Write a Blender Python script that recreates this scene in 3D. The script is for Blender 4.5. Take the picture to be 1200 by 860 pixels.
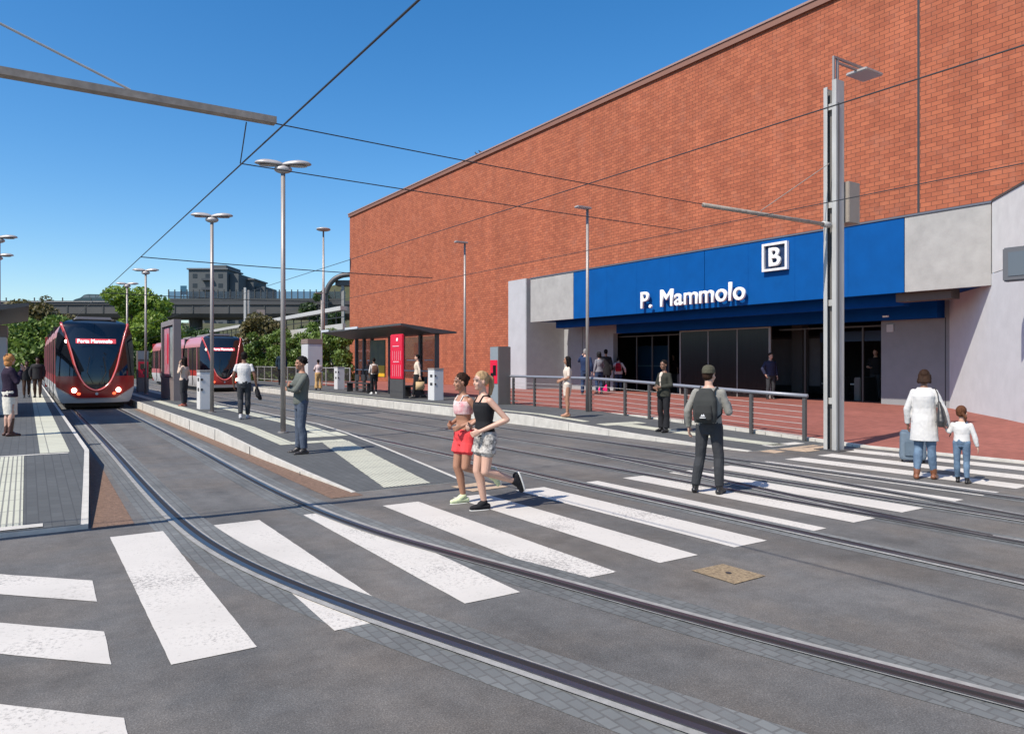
import bpy, bmesh, math, random
import numpy as np
from mathutils import Vector, Matrix, noise as mnoise
random.seed(7); np.random.seed(7)
R = math.radians
for o in list(bpy.data.objects): bpy.data.objects.remove(o)
scene = bpy.context.scene
C = scene.collection
# ------------------------------------------------------------------ camera, world, sun
CAMH = 1.7; YAW = R(33.5)
cd = bpy.data.cameras.new('camera'); cam = bpy.data.objects.new('camera', cd); C.objects.link(cam)
cam.location = (0, 0, CAMH); cam.rotation_euler = (R(90), 0, -YAW)
cd.sensor_width = 36; cd.lens = 36 * 860 / 1200; cd.shift_y = -5 / 1200
cd.clip_start = 0.1; cd.clip_end = 4000
scene.camera = cam
SUN_EL, SUN_AZ = R(50), R(9)
w = bpy.data.worlds.new("World"); scene.world = w; w.use_nodes = True
nt = w.node_tree; bg = nt.nodes['Background']
sky = nt.nodes.new('ShaderNodeTexSky'); sky.sky_type = 'NISHITA'; sky.sun_disc = False
sky.sun_elevation = SUN_EL; sky.sun_rotation = math.atan2(-math.cos(SUN_AZ), -math.sin(SUN_AZ))
sky.air_density = 1.0; sky.dust_density = 0.6; sky.ozone_density = 3.2; sky.altitude = 100
hs = nt.nodes.new('ShaderNodeHueSaturation'); hs.inputs['Saturation'].default_value = 1.34; nt.links.new(sky.outputs[0], hs.inputs['Color'])
nt.links.new(hs.outputs[0], bg.inputs[0]); bg.inputs[1].default_value = 0.132
sl = bpy.data.lights.new('sun', 'SUN'); sl.energy = 4.6; sl.angle = R(0.53); sl.color = (1, 0.92, 0.82)
sun = bpy.data.objects.new('sun', sl); C.objects.link(sun)
sun.rotation_euler = Vector((math.cos(SUN_EL)*math.cos(SUN_AZ), math.cos(SUN_EL)*math.sin(SUN_AZ), -math.sin(SUN_EL))).to_track_quat('-Z', 'Y').to_euler()
scene.view_settings.view_transform = 'Standard'; scene.view_settings.look = 'None'
scene.view_settings.gamma = 1; scene.view_settings.exposure = 0.38
scene.render.engine = 'CYCLES'
# ------------------------------------------------------------------ measuring helpers (photo measurements -> world)
SS, CC, FF = math.sin(YAW), math.cos(YAW), 860.0
def G(px, py, z=0.0):
    t = FF*(CAMH-z)/(py-425); u = (px-600)/FF
    return (t*(SS+u*CC), t*(CC-u*SS))
def D(px, depth, z=0.0):                      # point at a depth along the view axis
    u = (px-600)/FF
    return Vector((depth*(SS+u*CC), depth*(CC-u*SS), z))
def ZD(py, depth): return CAMH + (425-py)/FF*depth
# ------------------------------------------------------------------ materials
MATS = {}
def mat(name, col, rough=0.6, metal=0.0, var=0.0, vscale=3.0, bump=0.0, bscale=40.0, spec=0.5, emit=None, estr=0, stretch=None, col2=None, coord='Object', cvar=None):
    if name in MATS: return MATS[name]
    m = bpy.data.materials.new(name); m.use_nodes = True; n = m.node_tree; b = n.nodes['Principled BSDF']; L = n.links.new
    b.inputs['Base Color'].default_value = (*col, 1); b.inputs['Roughness'].default_value = rough
    b.inputs['Metallic'].default_value = metal; b.inputs['Specular IOR Level'].default_value = spec
    tc = n.nodes.new('ShaderNodeTexCoord'); src = tc.outputs[coord]
    if stretch:
        mp = n.nodes.new('ShaderNodeMapping'); mp.inputs['Scale'].default_value = stretch; L(src, mp.inputs[0]); src = mp.outputs[0]
    if var > 0 or col2:
        nz = n.nodes.new('ShaderNodeTexNoise'); nz.inputs['Scale'].default_value = vscale; nz.inputs['Detail'].default_value = 6
        nz.inputs['Roughness'].default_value = 0.65
        L(src, nz.inputs['Vector'])
        mx = n.nodes.new('ShaderNodeMix'); mx.data_type = 'RGBA'
        rp = n.nodes.new('ShaderNodeMapRange'); rp.inputs[1].default_value = 0.3; rp.inputs[2].default_value = 0.7
        L(nz.outputs[0], rp.inputs[0]); L(rp.outputs[0], mx.inputs['Factor'])
        c2 = col2 if col2 else tuple(min(1, c*(1+var)) for c in col); c1 = col if col2 else tuple(c*(1-var) for c in col)
        mx.inputs['A'].default_value = (*c1, 1); mx.inputs['B'].default_value = (*c2, 1)
        L(mx.outputs['Result'], b.inputs['Base Color'])
    if bump > 0:
        bn = n.nodes.new('ShaderNodeTexNoise'); bn.inputs['Scale'].default_value = bscale; bn.inputs['Detail'].default_value = 4
        L(src, bn.inputs['Vector'])
        bp = n.nodes.new('ShaderNodeBump'); bp.inputs['Strength'].default_value = bump; bp.inputs['Distance'].default_value = 0.01
        L(bn.outputs[0], bp.inputs['Height']); L(bp.outputs[0], b.inputs['Normal'])
    if emit: b.inputs['Emission Color'].default_value = (*emit, 1); b.inputs['Emission Strength'].default_value = estr
    MATS[name] = m; return m
def brickmat(name, c1, c2, mortar, bw, rh, axes, ms=0.012, rough=0.85, bump=0.4, offset=0.5, big=0.25, spec=0.3, bias=0.0, stain=None):
    if name in MATS: return MATS[name]
    m = bpy.data.materials.new(name); m.use_nodes = True; n = m.node_tree; b = n.nodes['Principled BSDF']; L = n.links.new
    tc = n.nodes.new('ShaderNodeTexCoord'); sp = n.nodes.new('ShaderNodeSeparateXYZ'); cb = n.nodes.new('ShaderNodeCombineXYZ')
    L(tc.outputs['Object'], sp.inputs[0]); L(sp.outputs[axes[0]], cb.inputs[0]); L(sp.outputs[axes[1]], cb.inputs[1])
    br = n.nodes.new('ShaderNodeTexBrick'); L(cb.outputs[0], br.inputs['Vector'])
    br.inputs['Scale'].default_value = 1; br.inputs['Brick Width'].default_value = bw; br.inputs['Row Height'].default_value = rh
    br.inputs['Mortar Size'].default_value = ms; br.inputs['Mortar Smooth'].default_value = 0.15; br.inputs['Bias'].default_value = bias
    br.offset = offset
    br.inputs['Color1'].default_value = (*c1, 1); br.inputs['Color2'].default_value = (*c2, 1); br.inputs['Mortar'].default_value = (*mortar, 1)
    nz = n.nodes.new('ShaderNodeTexNoise'); nz.inputs['Scale'].default_value = 0.35; nz.inputs['Detail'].default_value = 8; nz.inputs['Roughness'].default_value = 0.7
    L(tc.outputs['Object'], nz.inputs['Vector'])
    rp = n.nodes.new('ShaderNodeMapRange'); rp.inputs[1].default_value = 0.3; rp.inputs[2].default_value = 0.7; rp.inputs[3].default_value = 1-big; rp.inputs[4].default_value = 1+big
    L(nz.outputs[0], rp.inputs[0])
    mx = n.nodes.new('ShaderNodeVectorMath'); mx.operation = 'SCALE'; L(br.outputs['Color'], mx.inputs[0]); L(rp.outputs[0], mx.inputs['Scale'])
    out = mx.outputs[0]
    if name == 'orange_brick':
        mp = n.nodes.new('ShaderNodeMapping'); mp.inputs['Scale'].default_value = (1, 1.1, 0.07); L(tc.outputs['Object'], mp.inputs[0]); ts = n.nodes.new('ShaderNodeTexNoise'); ts.inputs['Scale'].default_value = 1.2; ts.inputs['Detail'].default_value = 7; ts.inputs['Roughness'].default_value = 0.7; L(mp.outputs[0], ts.inputs['Vector'])
        rr = n.nodes.new('ShaderNodeMapRange'); rr.inputs[1].default_value = 0.3; rr.inputs[2].default_value = 0.7; rr.inputs[3].default_value = 0.84; rr.inputs[4].default_value = 1.10; L(ts.outputs[0], rr.inputs[0])
        m9 = n.nodes.new('ShaderNodeVectorMath'); m9.operation = 'SCALE'; L(out, m9.inputs[0]); L(rr.outputs[0], m9.inputs['Scale']); out = m9.outputs[0]
    if stain:
        n2 = n.nodes.new('ShaderNodeTexNoise'); n2.inputs['Scale'].default_value = 1.3; n2.inputs['Detail'].default_value = 9; n2.inputs['Roughness'].default_value = 0.75
        L(tc.outputs['Object'], n2.inputs['Vector'])
        r2 = n.nodes.new('ShaderNodeMapRange'); r2.inputs[1].default_value = 0.52; r2.inputs[2].default_value = 0.75; r2.inputs[4].default_value = 0.55
        L(n2.outputs[0], r2.inputs[0])
        m2 = n.nodes.new('ShaderNodeMix'); m2.data_type = 'RGBA'; L(r2.outputs[0], m2.inputs['Factor']); L(out, m2.inputs['A']); m2.inputs['B'].default_value = (*stain, 1)
        out = m2.outputs['Result']
    L(out, b.inputs['Base Color'])
    b.inputs['Roughness'].default_value = rough; b.inputs['Specular IOR Level'].default_value = spec
    bp = n.nodes.new('ShaderNodeBump'); bp.inputs['Strength'].default_value = bump; bp.inputs['Distance'].default_value = 0.01; bp.invert = True
    L(br.outputs['Fac'], bp.inputs['Height']); L(bp.outputs[0], b.inputs['Normal'])
    MATS[name] = m; return m
def asphaltmat():
    m = bpy.data.materials.new('asphalt'); m.use_nodes = True; n = m.node_tree; b = n.nodes['Principled BSDF']; L = n.links.new
    tc = n.nodes.new('ShaderNodeTexCoord'); P = tc.outputs['Object']
    def nz(s, d=6, r=0.6):
        t = n.nodes.new('ShaderNodeTexNoise'); t.inputs['Scale'].default_value = s; t.inputs['Detail'].default_value = d; t.inputs['Roughness'].default_value = r; L(P, t.inputs['Vector']); return t.outputs[0]
    def ramp(v, a, bb, lo, hi):
        t = n.nodes.new('ShaderNodeMapRange'); t.inputs[1].default_value = a; t.inputs[2].default_value = bb; t.inputs[3].default_value = lo; t.inputs[4].default_value = hi; L(v, t.inputs[0]); return t.outputs[0]
    def mul(a, c):
        t = n.nodes.new('ShaderNodeMath'); t.operation = 'MULTIPLY'; L(a, t.inputs[0]); L(c, t.inputs[1]); return t.outputs[0]
    big = ramp(nz(0.45, 7), 0.3, 0.7, 0.74, 1.18); mid = ramp(nz(5, 8, 0.75), 0.3, 0.7, 0.80, 1.18); fine = ramp(nz(110, 2), 0.3, 0.72, 0.72, 1.32)
    vo = n.nodes.new('ShaderNodeTexVoronoi'); vo.inputs['Scale'].default_value = 90; L(P, vo.inputs['Vector'])
    speck = ramp(vo.outputs['Distance'], 0.0, 0.5, 1.35, 0.9)
    k = mul(mul(big, mid), mul(fine, speck))
    wn = n.nodes.new('ShaderNodeTexNoise'); wn.inputs['Scale'].default_value = 1.6; wn.inputs['Detail'].default_value = 5; L(P, wn.inputs['Vector'])
    wv = n.nodes.new('ShaderNodeVectorMath'); wv.operation = 'MULTIPLY_ADD'; L(wn.outputs['Color'], wv.inputs[0]); wv.inputs[1].default_value = (1.3, 1.3, 0); L(P, wv.inputs[2])
    vc = n.nodes.new('ShaderNodeTexVoronoi'); vc.feature = 'DISTANCE_TO_EDGE'; vc.inputs['Scale'].default_value = 0.42; L(wv.outputs[0], vc.inputs['Vector'])
    crk = ramp(vc.outputs['Distance'], 0.0, 0.004, 0.0, 1.0); cm = ramp(nz(0.33, 4), 0.56, 0.64, 0.45, 0.68)
    mxx = n.nodes.new('ShaderNodeMath'); mxx.operation = 'MAXIMUM'; inv = n.nodes.new('ShaderNodeMath'); inv.operation = 'SUBTRACT'; inv.inputs[0].default_value = 1.45; L(cm, inv.inputs[1])
    L(crk, mxx.inputs[0]); L(inv.outputs[0], mxx.inputs[1]); k = mul(k, mxx.outputs[0])
    mp = n.nodes.new('ShaderNodeMapping'); mp.inputs['Scale'].default_value = (2.2, 0.16, 1); L(P, mp.inputs[0]); ts = n.nodes.new('ShaderNodeTexNoise'); ts.inputs['Scale'].default_value = 1.0; ts.inputs['Detail'].default_value = 5; L(mp.outputs[0], ts.inputs['Vector'])
    k = mul(k, ramp(ts.outputs[0], 0.32, 0.68, 0.86, 1.10)); k = mul(k, ramp(nz(1.7, 3, 0.4), 0.60, 0.72, 1.0, 0.80))
    cr = n.nodes.new('ShaderNodeVectorMath'); cr.operation = 'SCALE'; 
    mx = n.nodes.new('ShaderNodeMix'); mx.data_type = 'RGBA'; L(ramp(nz(0.8, 5), 0.4, 0.65, 0, 1), mx.inputs['Factor'])
    mx.inputs['A'].default_value = (0.127, 0.125, 0.120, 1); mx.inputs['B'].default_value = (0.148, 0.134, 0.118, 1)
    L(mx.outputs['Result'], cr.inputs[0]); L(k, cr.inputs['Scale'])
    L(cr.outputs[0], b.inputs['Base Color']); b.inputs['Roughness'].default_value = 0.82; b.inputs['Specular IOR Level'].default_value = 0.35
    bp = n.nodes.new('ShaderNodeBump'); bp.inputs['Strength'].default_value = 0.5; bp.inputs['Distance'].default_value = 0.006
    L(nz(160, 3), bp.inputs['Height']); L(bp.outputs[0], b.inputs['Normal'])
    MATS['asphalt'] = m; return m
def paintmat():
    m = bpy.data.materials.new('road_paint'); m.use_nodes = True; n = m.node_tree; b = n.nodes['Principled BSDF']; L = n.links.new
    tc = n.nodes.new('ShaderNodeTexCoord'); P = tc.outputs['Object']
    a = n.nodes.new('ShaderNodeTexNoise'); a.inputs['Scale'].default_value = 22; a.inputs['Detail'].default_value = 8; a.inputs['Roughness'].default_value = 0.8; L(P, a.inputs['Vector'])
    c = n.nodes.new('ShaderNodeTexNoise'); c.inputs['Scale'].default_value = 2.2; c.inputs['Detail'].default_value = 3; L(P, c.inputs['Vector'])
    ad = n.nodes.new('ShaderNodeMath'); ad.operation = 'MULTIPLY_ADD'; L(c.outputs[0], ad.inputs[0]); ad.inputs[1].default_value = 0.35; L(a.outputs[0], ad.inputs[2])
    r = n.nodes.new('ShaderNodeMapRange'); r.inputs[1].default_value = 0.74; r.inputs[2].default_value = 0.86; L(ad.outputs[0], r.inputs[0])
    mx = n.nodes.new('ShaderNodeMix'); mx.data_type = 'RGBA'; L(r.outputs[0], mx.inputs['Factor'])
    mx.inputs['A'].default_value = (0.56, 0.53, 0.48, 1); mx.inputs['B'].default_value = (0.36, 0.34, 0.30, 1)
    w1 = n.nodes.new('ShaderNodeTexNoise'); w1.inputs['Scale'].default_value = 34; w1.inputs['Detail'].default_value = 9; w1.inputs['Roughness'].default_value = 0.85; L(P, w1.inputs['Vector'])
    w2 = n.nodes.new('ShaderNodeTexNoise'); w2.inputs['Scale'].default_value = 0.9; w2.inputs['Detail'].default_value = 3; L(P, w2.inputs['Vector'])
    wa_ = n.nodes.new('ShaderNodeMath'); wa_.operation = 'MULTIPLY_ADD'; L(w2.outputs[0], wa_.inputs[0]); wa_.inputs[1].default_value = 0.55; L(w1.outputs[0], wa_.inputs[2])
    wr_ = n.nodes.new('ShaderNodeMapRange'); wr_.inputs[1].default_value = 0.84; wr_.inputs[2].default_value = 0.93; wr_.inputs[4].default_value = 0.85; L(wa_.outputs[0], wr_.inputs[0])
    m3 = n.nodes.new('ShaderNodeMix'); m3.data_type = 'RGBA'; L(wr_.outputs[0], m3.inputs['Factor']); L(mx.outputs['Result'], m3.inputs['A']); m3.inputs['B'].default_value = (0.16, 0.15, 0.14, 1)
    gd = n.nodes.new('ShaderNodeMapRange'); gd.inputs[1].default_value = 0.35; gd.inputs[2].default_value = 0.65; gd.inputs[3].default_value = 0.90; gd.inputs[4].default_value = 1.06; L(w2.outputs[0], gd.inputs[0])
    sc_n = n.nodes.new('ShaderNodeVectorMath'); sc_n.operation = 'SCALE'; L(m3.outputs['Result'], sc_n.inputs[0]); L(gd.outputs[0], sc_n.inputs['Scale'])
    L(sc_n.outputs[0], b.inputs['Base Color']); b.inputs['Roughness'].default_value = 0.75
    bp = n.nodes.new('ShaderNodeBump'); bp.inputs['Strength'].default_value = 0.4; bp.inputs['Distance'].default_value = 0.004
    L(a.outputs[0], bp.inputs['Height']); L(bp.outputs[0], b.inputs['Normal'])
    MATS['road_paint'] = m; return m
def glassmat(name, col=(0.8, 0.9, 0.9), tr=0.75, rough=0.03):
    m = bpy.data.materials.new(name); m.use_nodes = True; n = m.node_tree; n.nodes.clear(); L = n.links.new
    o = n.nodes.new('ShaderNodeOutputMaterial'); t = n.nodes.new('ShaderNodeBsdfTransparent'); t.inputs[0].default_value = (*col, 1)
    g = n.nodes.new('ShaderNodeBsdfPrincipled'); g.inputs['Base Color'].default_value = (*[c*0.15 for c in col], 1); g.inputs['Roughness'].default_value = rough
    x = n.nodes.new('ShaderNodeMixShader'); x.inputs[0].default_value = 1-tr; L(t.outputs[0], x.inputs[1]); L(g.outputs[0], x.inputs[2]); L(x.outputs[0], o.inputs[0])
    MATS[name] = m; return m
def leafmat(name, c1, c2):
    m = bpy.data.materials.new(name); m.use_nodes = True; n = m.node_tree; b = n.nodes['Principled BSDF']; L = n.links.new
    gi = n.nodes.new('ShaderNodeNewGeometry'); rp = n.nodes.new('ShaderNodeMix'); rp.data_type = 'RGBA'
    L(gi.outputs['Random Per Island'], rp.inputs['Factor']); rp.inputs['A'].default_value = (*c1, 1); rp.inputs['B'].default_value = (*c2, 1)
    L(rp.outputs['Result'], b.inputs['Base Color']); b.inputs['Roughness'].default_value = 0.55
    tr = n.nodes.new('ShaderNodeBsdfTranslucent'); L(rp.outputs['Result'], tr.inputs[0])
    mx = n.nodes.new('ShaderNodeMixShader'); mx.inputs[0].default_value = 0.35; o = n.nodes['Material Output']
    L(b.outputs[0], mx.inputs[1]); L(tr.outputs[0], mx.inputs[2]); L(mx.outputs[0], o.inputs[0]); MATS[name] = m; return m

ASPH = asphaltmat(); PAINT = paintmat()
BRICK = brickmat('orange_brick', (0.41, 0.125, 0.062), (0.31, 0.088, 0.045), (0.13, 0.055, 0.036), 0.33, 0.139, (1, 2), ms=0.008, bump=0.9, big=0.10, stain=(0.36, 0.15, 0.10))
REDPAV = brickmat('red_paving', (0.29, 0.10, 0.075), (0.235, 0.08, 0.06), (0.16, 0.075, 0.06), 0.22, 0.11, (0, 1), ms=0.004, big=0.18, bump=0.2)
PAVER = brickmat('grey_paver', (0.092, 0.097, 0.097), (0.080, 0.084, 0.084), (0.064, 0.067, 0.068), 0.22, 0.11, (1, 0), ms=0.006, big=0.15, bump=0.3)
SETTS = brickmat('stone_setts', (0.155, 0.163, 0.160), (0.124, 0.131, 0.130), (0.106, 0.108, 0.106), 0.11, 0.075, (1, 0), ms=0.007, big=0.35, bump=0.45, stain=(0.125, 0.118, 0.115))
TACT = brickmat('tactile_tile', (0.50, 0.50, 0.395), (0.44, 0.44, 0.35), (0.22, 0.22, 0.19), 0.30, 0.30, (1, 0), ms=0.008, big=0.14, bump=0.4, offset=0)
TACTR = brickmat('tactile_ribbed_tile', (0.50, 0.50, 0.395), (0.47, 0.47, 0.375), (0.20, 0.20, 0.18), 0.60, 0.055, (1, 0), ms=0.008, big=0.12, bump=0.9, offset=0)
CONC = mat('pale_concrete', (0.50, 0.48, 0.43), 0.85, var=0.16, vscale=4, bump=0.3, bscale=60)
CONC2 = mat('rail_concrete', (0.27, 0.265, 0.25), 0.85, var=0.22, vscale=7, bump=0.3, bscale=60)
STEEL = mat('rail_steel', (0.12, 0.125, 0.14), 0.33, 0.8, var=0.15, vscale=4)
GROOVE = mat('rail_groove', (0.018, 0.014, 0.012), 0.7)
RUST = mat('rust_gravel', (0.17, 0.105, 0.07), 0.95, var=0.4, vscale=18, bump=1, bscale=70)
GREYW = mat('grey_render', (0.32, 0.33, 0.335), 0.85, var=0.07, vscale=2.5, bump=0.25, bscale=25)
CREAM = mat('raw_concrete_panel', (0.33, 0.325, 0.31), 0.85, var=0.12, vscale=2.0, bump=0.3, bscale=20)
LWALL = mat('pale_render', (0.60, 0.615, 0.612), 0.85, var=0.06, vscale=2.0, bump=0.2, bscale=20)
BLUE = mat('blue_paint', (0.0, 0.070, 0.26), 0.6, spec=0.15, var=0.10, vscale=1.2)
DBLUE = mat('blue_paint_shaded', (0.0, 0.055, 0.24), 0.7, spec=0.1, var=0.1, vscale=1.2)  # canopy blue painted darker for the shade beneath the canopy
WHITE = mat('white_paint', (0.80, 0.80, 0.78), 0.45)
BLACK = mat('black_gloss', (0.012, 0.013, 0.016), 0.12, spec=0.6)
DARK = mat('dark_metal', (0.035, 0.035, 0.037), 0.5)
SHFR = mat('dark_grey_metal', (0.085, 0.083, 0.082), 0.5, 0.3, var=0.1)
GALV = mat('galvanised_steel', (0.40, 0.395, 0.375), 0.6, 0.15, var=0.16, vscale=5, stretch=(1, 1, 0.2))
POLE = mat('painted_pole', (0.30, 0.27, 0.25), 0.45, 0.3, var=0.08)
LAMPH = mat('lamp_housing', (0.42, 0.39, 0.37), 0.4, 0.2)
RUSTB = mat('weathered_beam', (0.30, 0.26, 0.22), 0.8, 0.1, var=0.25, vscale=9)
WIREM = mat('wire_black', (0.03, 0.03, 0.03), 0.5)
KIOSK = mat('kiosk_grey', (0.17, 0.15, 0.135), 0.5, 0.2, var=0.06)
KIOSKL = mat('kiosk_light', (0.58, 0.58, 0.57), 0.5)
RED = mat('poster_red', (0.62, 0.01, 0.04), 0.4, var=0.08)
COPE = mat('coping_brown', (0.21, 0.10, 0.07), 0.7)
COPEL = mat('coping_flashing', (0.30, 0.19, 0.16), 0.5)
GLASS = glassmat('clear_glass', (0.75, 0.8, 0.8), 0.72); SMOKE = glassmat('smoked_glass', (0.18, 0.17, 0.17), 0.55, 0.12)
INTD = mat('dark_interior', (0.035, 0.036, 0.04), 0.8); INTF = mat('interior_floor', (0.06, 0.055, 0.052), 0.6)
# ------------------------------------------------------------------ object helpers
def link(name, me, m=None, parent=None, smooth=False):
    if m is not None and len(me.materials) == 0: me.materials.append(m)
    o = bpy.data.objects.new(name, me); C.objects.link(o)
    if parent: o.parent = parent
    if smooth:
        for p in me.polygons: p.use_smooth = True
    return o
def obj(name, bm, m, parent=None, smooth=False, recalc=True):
    if recalc: bmesh.ops.recalc_face_normals(bm, faces=bm.faces)
    me = bpy.data.meshes.new(name); bm.to_mesh(me); bm.free()
    return link(name, me, m, parent, smooth)
def tag(o, label=None, cat=None, group=None, kind=None):
    if label: o['label'] = label
    if cat: o['category'] = cat
    if group: o['group'] = group
    if kind: o['kind'] = kind
    return o
def thing(name, label, cat, loc=(0, 0, 0), rz=0, group=None):
    o = bpy.data.objects.new(name, None); C.objects.link(o); o.empty_display_size = 0.2
    o.location = loc; o.rotation_euler = (0, 0, rz); return tag(o, label, cat, group)
def struct(name, bm, m, parent=None):
    o = obj(name, bm, m, parent)
    if not parent: o['kind'] = 'structure'
    return o
def kids(o): return [c for c in bpy.data.objects if c.parent == o]
def copy_tree(o, loc, rz=None, label=None):
    def cp(a, par):
        c = a.copy(); C.objects.link(c); c.parent = par
        for ch in kidmap.get(a.name, []): cp(ch, c)
        return c
    kidmap = {}
    for c in bpy.data.objects:
        if c.parent: kidmap.setdefault(c.parent.name, []).append(c)
    r = cp(o, None); r.location = loc
    if rz is not None: r.rotation_euler = (0, 0, rz)
    if label: r['label'] = label
    return r
def BM(): return bmesh.new()
def box(bm, a, b, bev=0.0):
    vs = [bm.verts.new((x, y, z)) for x in (a[0], b[0]) for y in (a[1], b[1]) for z in (a[2], b[2])]
    fs = []
    for f in ((0, 1, 3, 2), (4, 6, 7, 5), (0, 4, 5, 1), (2, 3, 7, 6), (0, 2, 6, 4), (1, 5, 7, 3)): fs.append(bm.faces.new([vs[i] for i in f]))
    if bev > 0: bmesh.ops.bevel(bm, geom=list({e for f in fs for e in f.edges}), offset=bev, segments=2, affect='EDGES')
    return bm
def bx(a, b, bev=0.0): return box(BM(), a, b, bev)
def frame_of(ax, up=Vector((0, 0, 1))):
    ax = ax.normalized()
    if abs(ax.dot(up)) > 0.98: up = Vector((0, 1, 0))
    s = ax.cross(up).normalized(); return s, s.cross(ax).normalized()
def tube(bm, pts, r, seg=8, close=True, sq=False):
    pts = [Vector(p) for p in pts]; rs = r if isinstance(r, (list, tuple)) else [r]*len(pts); rings = []
    for i, p in enumerate(pts):
        ax = (pts[min(i+1, len(pts)-1)] - pts[max(i-1, 0)]); s, u = frame_of(ax)
        rings.append([bm.verts.new(p + rs[i]*(math.cos(t)*s + math.sin(t)*u)) for t in [2*math.pi*(k+0.5)/seg for k in range(seg)]])
    for a, b in zip(rings, rings[1:]):
        for k in range(seg): bm.faces.new((a[k], a[(k+1) % seg], b[(k+1) % seg], b[k]))
    if close: bm.faces.new(rings[0][::-1]); bm.faces.new(rings[-1])
    return bm
def prism(bm, poly, z0, z1):
    a = [bm.verts.new((x, y, z0)) for x, y in poly]; b = [bm.verts.new((x, y, z1)) for x, y in poly]; n = len(poly)
    bm.faces.new(a[::-1]); bm.faces.new(b)
    for i in range(n): bm.faces.new((a[i], a[(i+1) % n], b[(i+1) % n], b[i]))
    return bm
def extr(bm, prof, axis, a, b):               # profile in the plane across axis ('x': (y,z), 'y': (x,z))
    f = (lambda p, t: (t, p[0], p[1])) if axis == 'x' else (lambda p, t: (p[0], t, p[1]))
    A = [bm.verts.new(f(p, a)) for p in prof]; B = [bm.verts.new(f(p, b)) for p in prof]; n = len(prof)
    bm.faces.new(A[::-1]); bm.faces.new(B)
    for i in range(n): bm.faces.new((A[i], A[(i+1) % n], B[(i+1) % n], B[i]))
    return bm
def text(name, body, size, m, parent, mtx, extrude=0.03, offset=0.0, sx=1.0):
    cu = bpy.data.curves.new(name, 'FONT'); cu.body = body; cu.size = size; cu.extrude = extrude; cu.bevel_depth = offset; cu.bevel_resolution = 1; cu.resolution_u = 6
    t = bpy.data.objects.new('tmp', cu); C.objects.link(t); bpy.context.view_layer.update()
    me = bpy.data.meshes.new_from_object(t.evaluated_get(bpy.context.evaluated_depsgraph_get())); bpy.data.objects.remove(t)
    me.transform(mtx @ Matrix.Diagonal((sx, 1, 1, 1))); return link(name, me, m, parent)
def facing_minus_x(x, y, z):                  # reads along -Y, faces -X
    return Matrix(((0, 0, -1, x), (-1, 0, 0, y), (0, 1, 0, z), (0, 0, 0, 1)))
def facing_minus_y(x, y, z):
    return Matrix(((1, 0, 0, x), (0, 0, -1, y), (0, 1, 0, z), (0, 0, 0, 1)))
# ------------------------------------------------------------------ ground
def sheet(pts, z):
    bm = BM(); bm.faces.new([bm.verts.new((x, y, z)) for x, y in pts]); return bm
g = struct('ground', sheet([(-1500, -1500), (1500, -1500), (1500, 1500), (-1500, 1500)], -0.02), mat('dry_ground', (0.12, 0.115, 0.09), 0.95, var=0.3, vscale=0.05))
bmr = BM()
box(bmr, (-25, -12, -0.3), (24, 120, 0.0))
road = struct('road', bmr, ASPH)
def stripe(poly, name='crosswalk_stripe', m=PAINT, z=0.004):
    # subdivided outline with a slightly ragged edge
    pts = []
    n = len(poly)
    for i in range(n):
        a, b = Vector(poly[i]), Vector(poly[(i+1) % n]); k = max(2, int((b-a).length/0.12)); nrm = Vector((-(b-a).y, (b-a).x)).normalized()
        for j in range(k):
            p = a.lerp(b, j/k)
            if j: p = p + nrm*random.uniform(-0.0022, 0.0022)
            pts.append((p.x, p.y))
    return struct(name, sheet(pts, z), m, road)
for k in range(14):
    x0 = 0.68+0.95*k; y1 = 8.12 if k < 13 else 8.3
    if k == 13: x0 = 13.08
    stripe([(x0, 4.5), (x0+0.47, 4.5), (x0+0.47, y1), (x0, y1)])
for i, (x, y) in enumerate([(0.43, 6.58), (0.41, 5.29), (0.39, 3.95), (0.37, 2.7)]):
    d = 2.6
    stripe([(x, y), (x-0.01, y-0.60), (x-d, y-0.60+d*1.0), (x-d, y+d*1.0)])
# --- rails
def catmull(pts, n=10):
    P = [Vector((x, y)) for x, y in pts]; out = []
    for i in range(len(P)-1):
        p0, p1, p2, p3 = P[max(i-1, 0)], P[i], P[i+1], P[min(i+2, len(P)-1)]
        for k in range(n):
            t = k/n
            out.append(0.5*((2*p1)+(-p0+p2)*t+(2*p0-5*p1+4*p2-p3)*t*t+(-p0+3*p1-3*p2+p3)*t**3))
    out.append(P[-1]); return out
def smoothpath(pts, it=40):
    P = [p.copy() for p in pts]
    for _ in range(it):
        Q = [p.copy() for p in P]
        for i in range(1, len(P)-1): Q[i] = 0.25*P[i-1]+0.5*P[i]+0.25*P[i+1]
        P = Q
    return P
def ribbon(path, a, b, z):
    bm = BM(); prev = None
    for i, p in enumerate(path):
        t = (path[min(i+1, len(path)-1)]-path[max(i-1, 0)]).normalized(); n = Vector((-t.y, t.x))
        q = p+n*a; r = p+n*b; cur = (bm.verts.new((q.x, q.y, z)), bm.verts.new((r.x, r.y, z)))
        if prev: bm.faces.new((prev[0], cur[0], cur[1], prev[1]))
        prev = cur
    return bm
def solid_ribbon(path, a, b, z):
    bm = ribbon(path, a, b, z); r = bmesh.ops.extrude_face_region(bm, geom=list(bm.faces))
    for v in r['geom']:
        if isinstance(v, bmesh.types.BMVert): v.co.z = 0.001
    return bm
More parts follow.
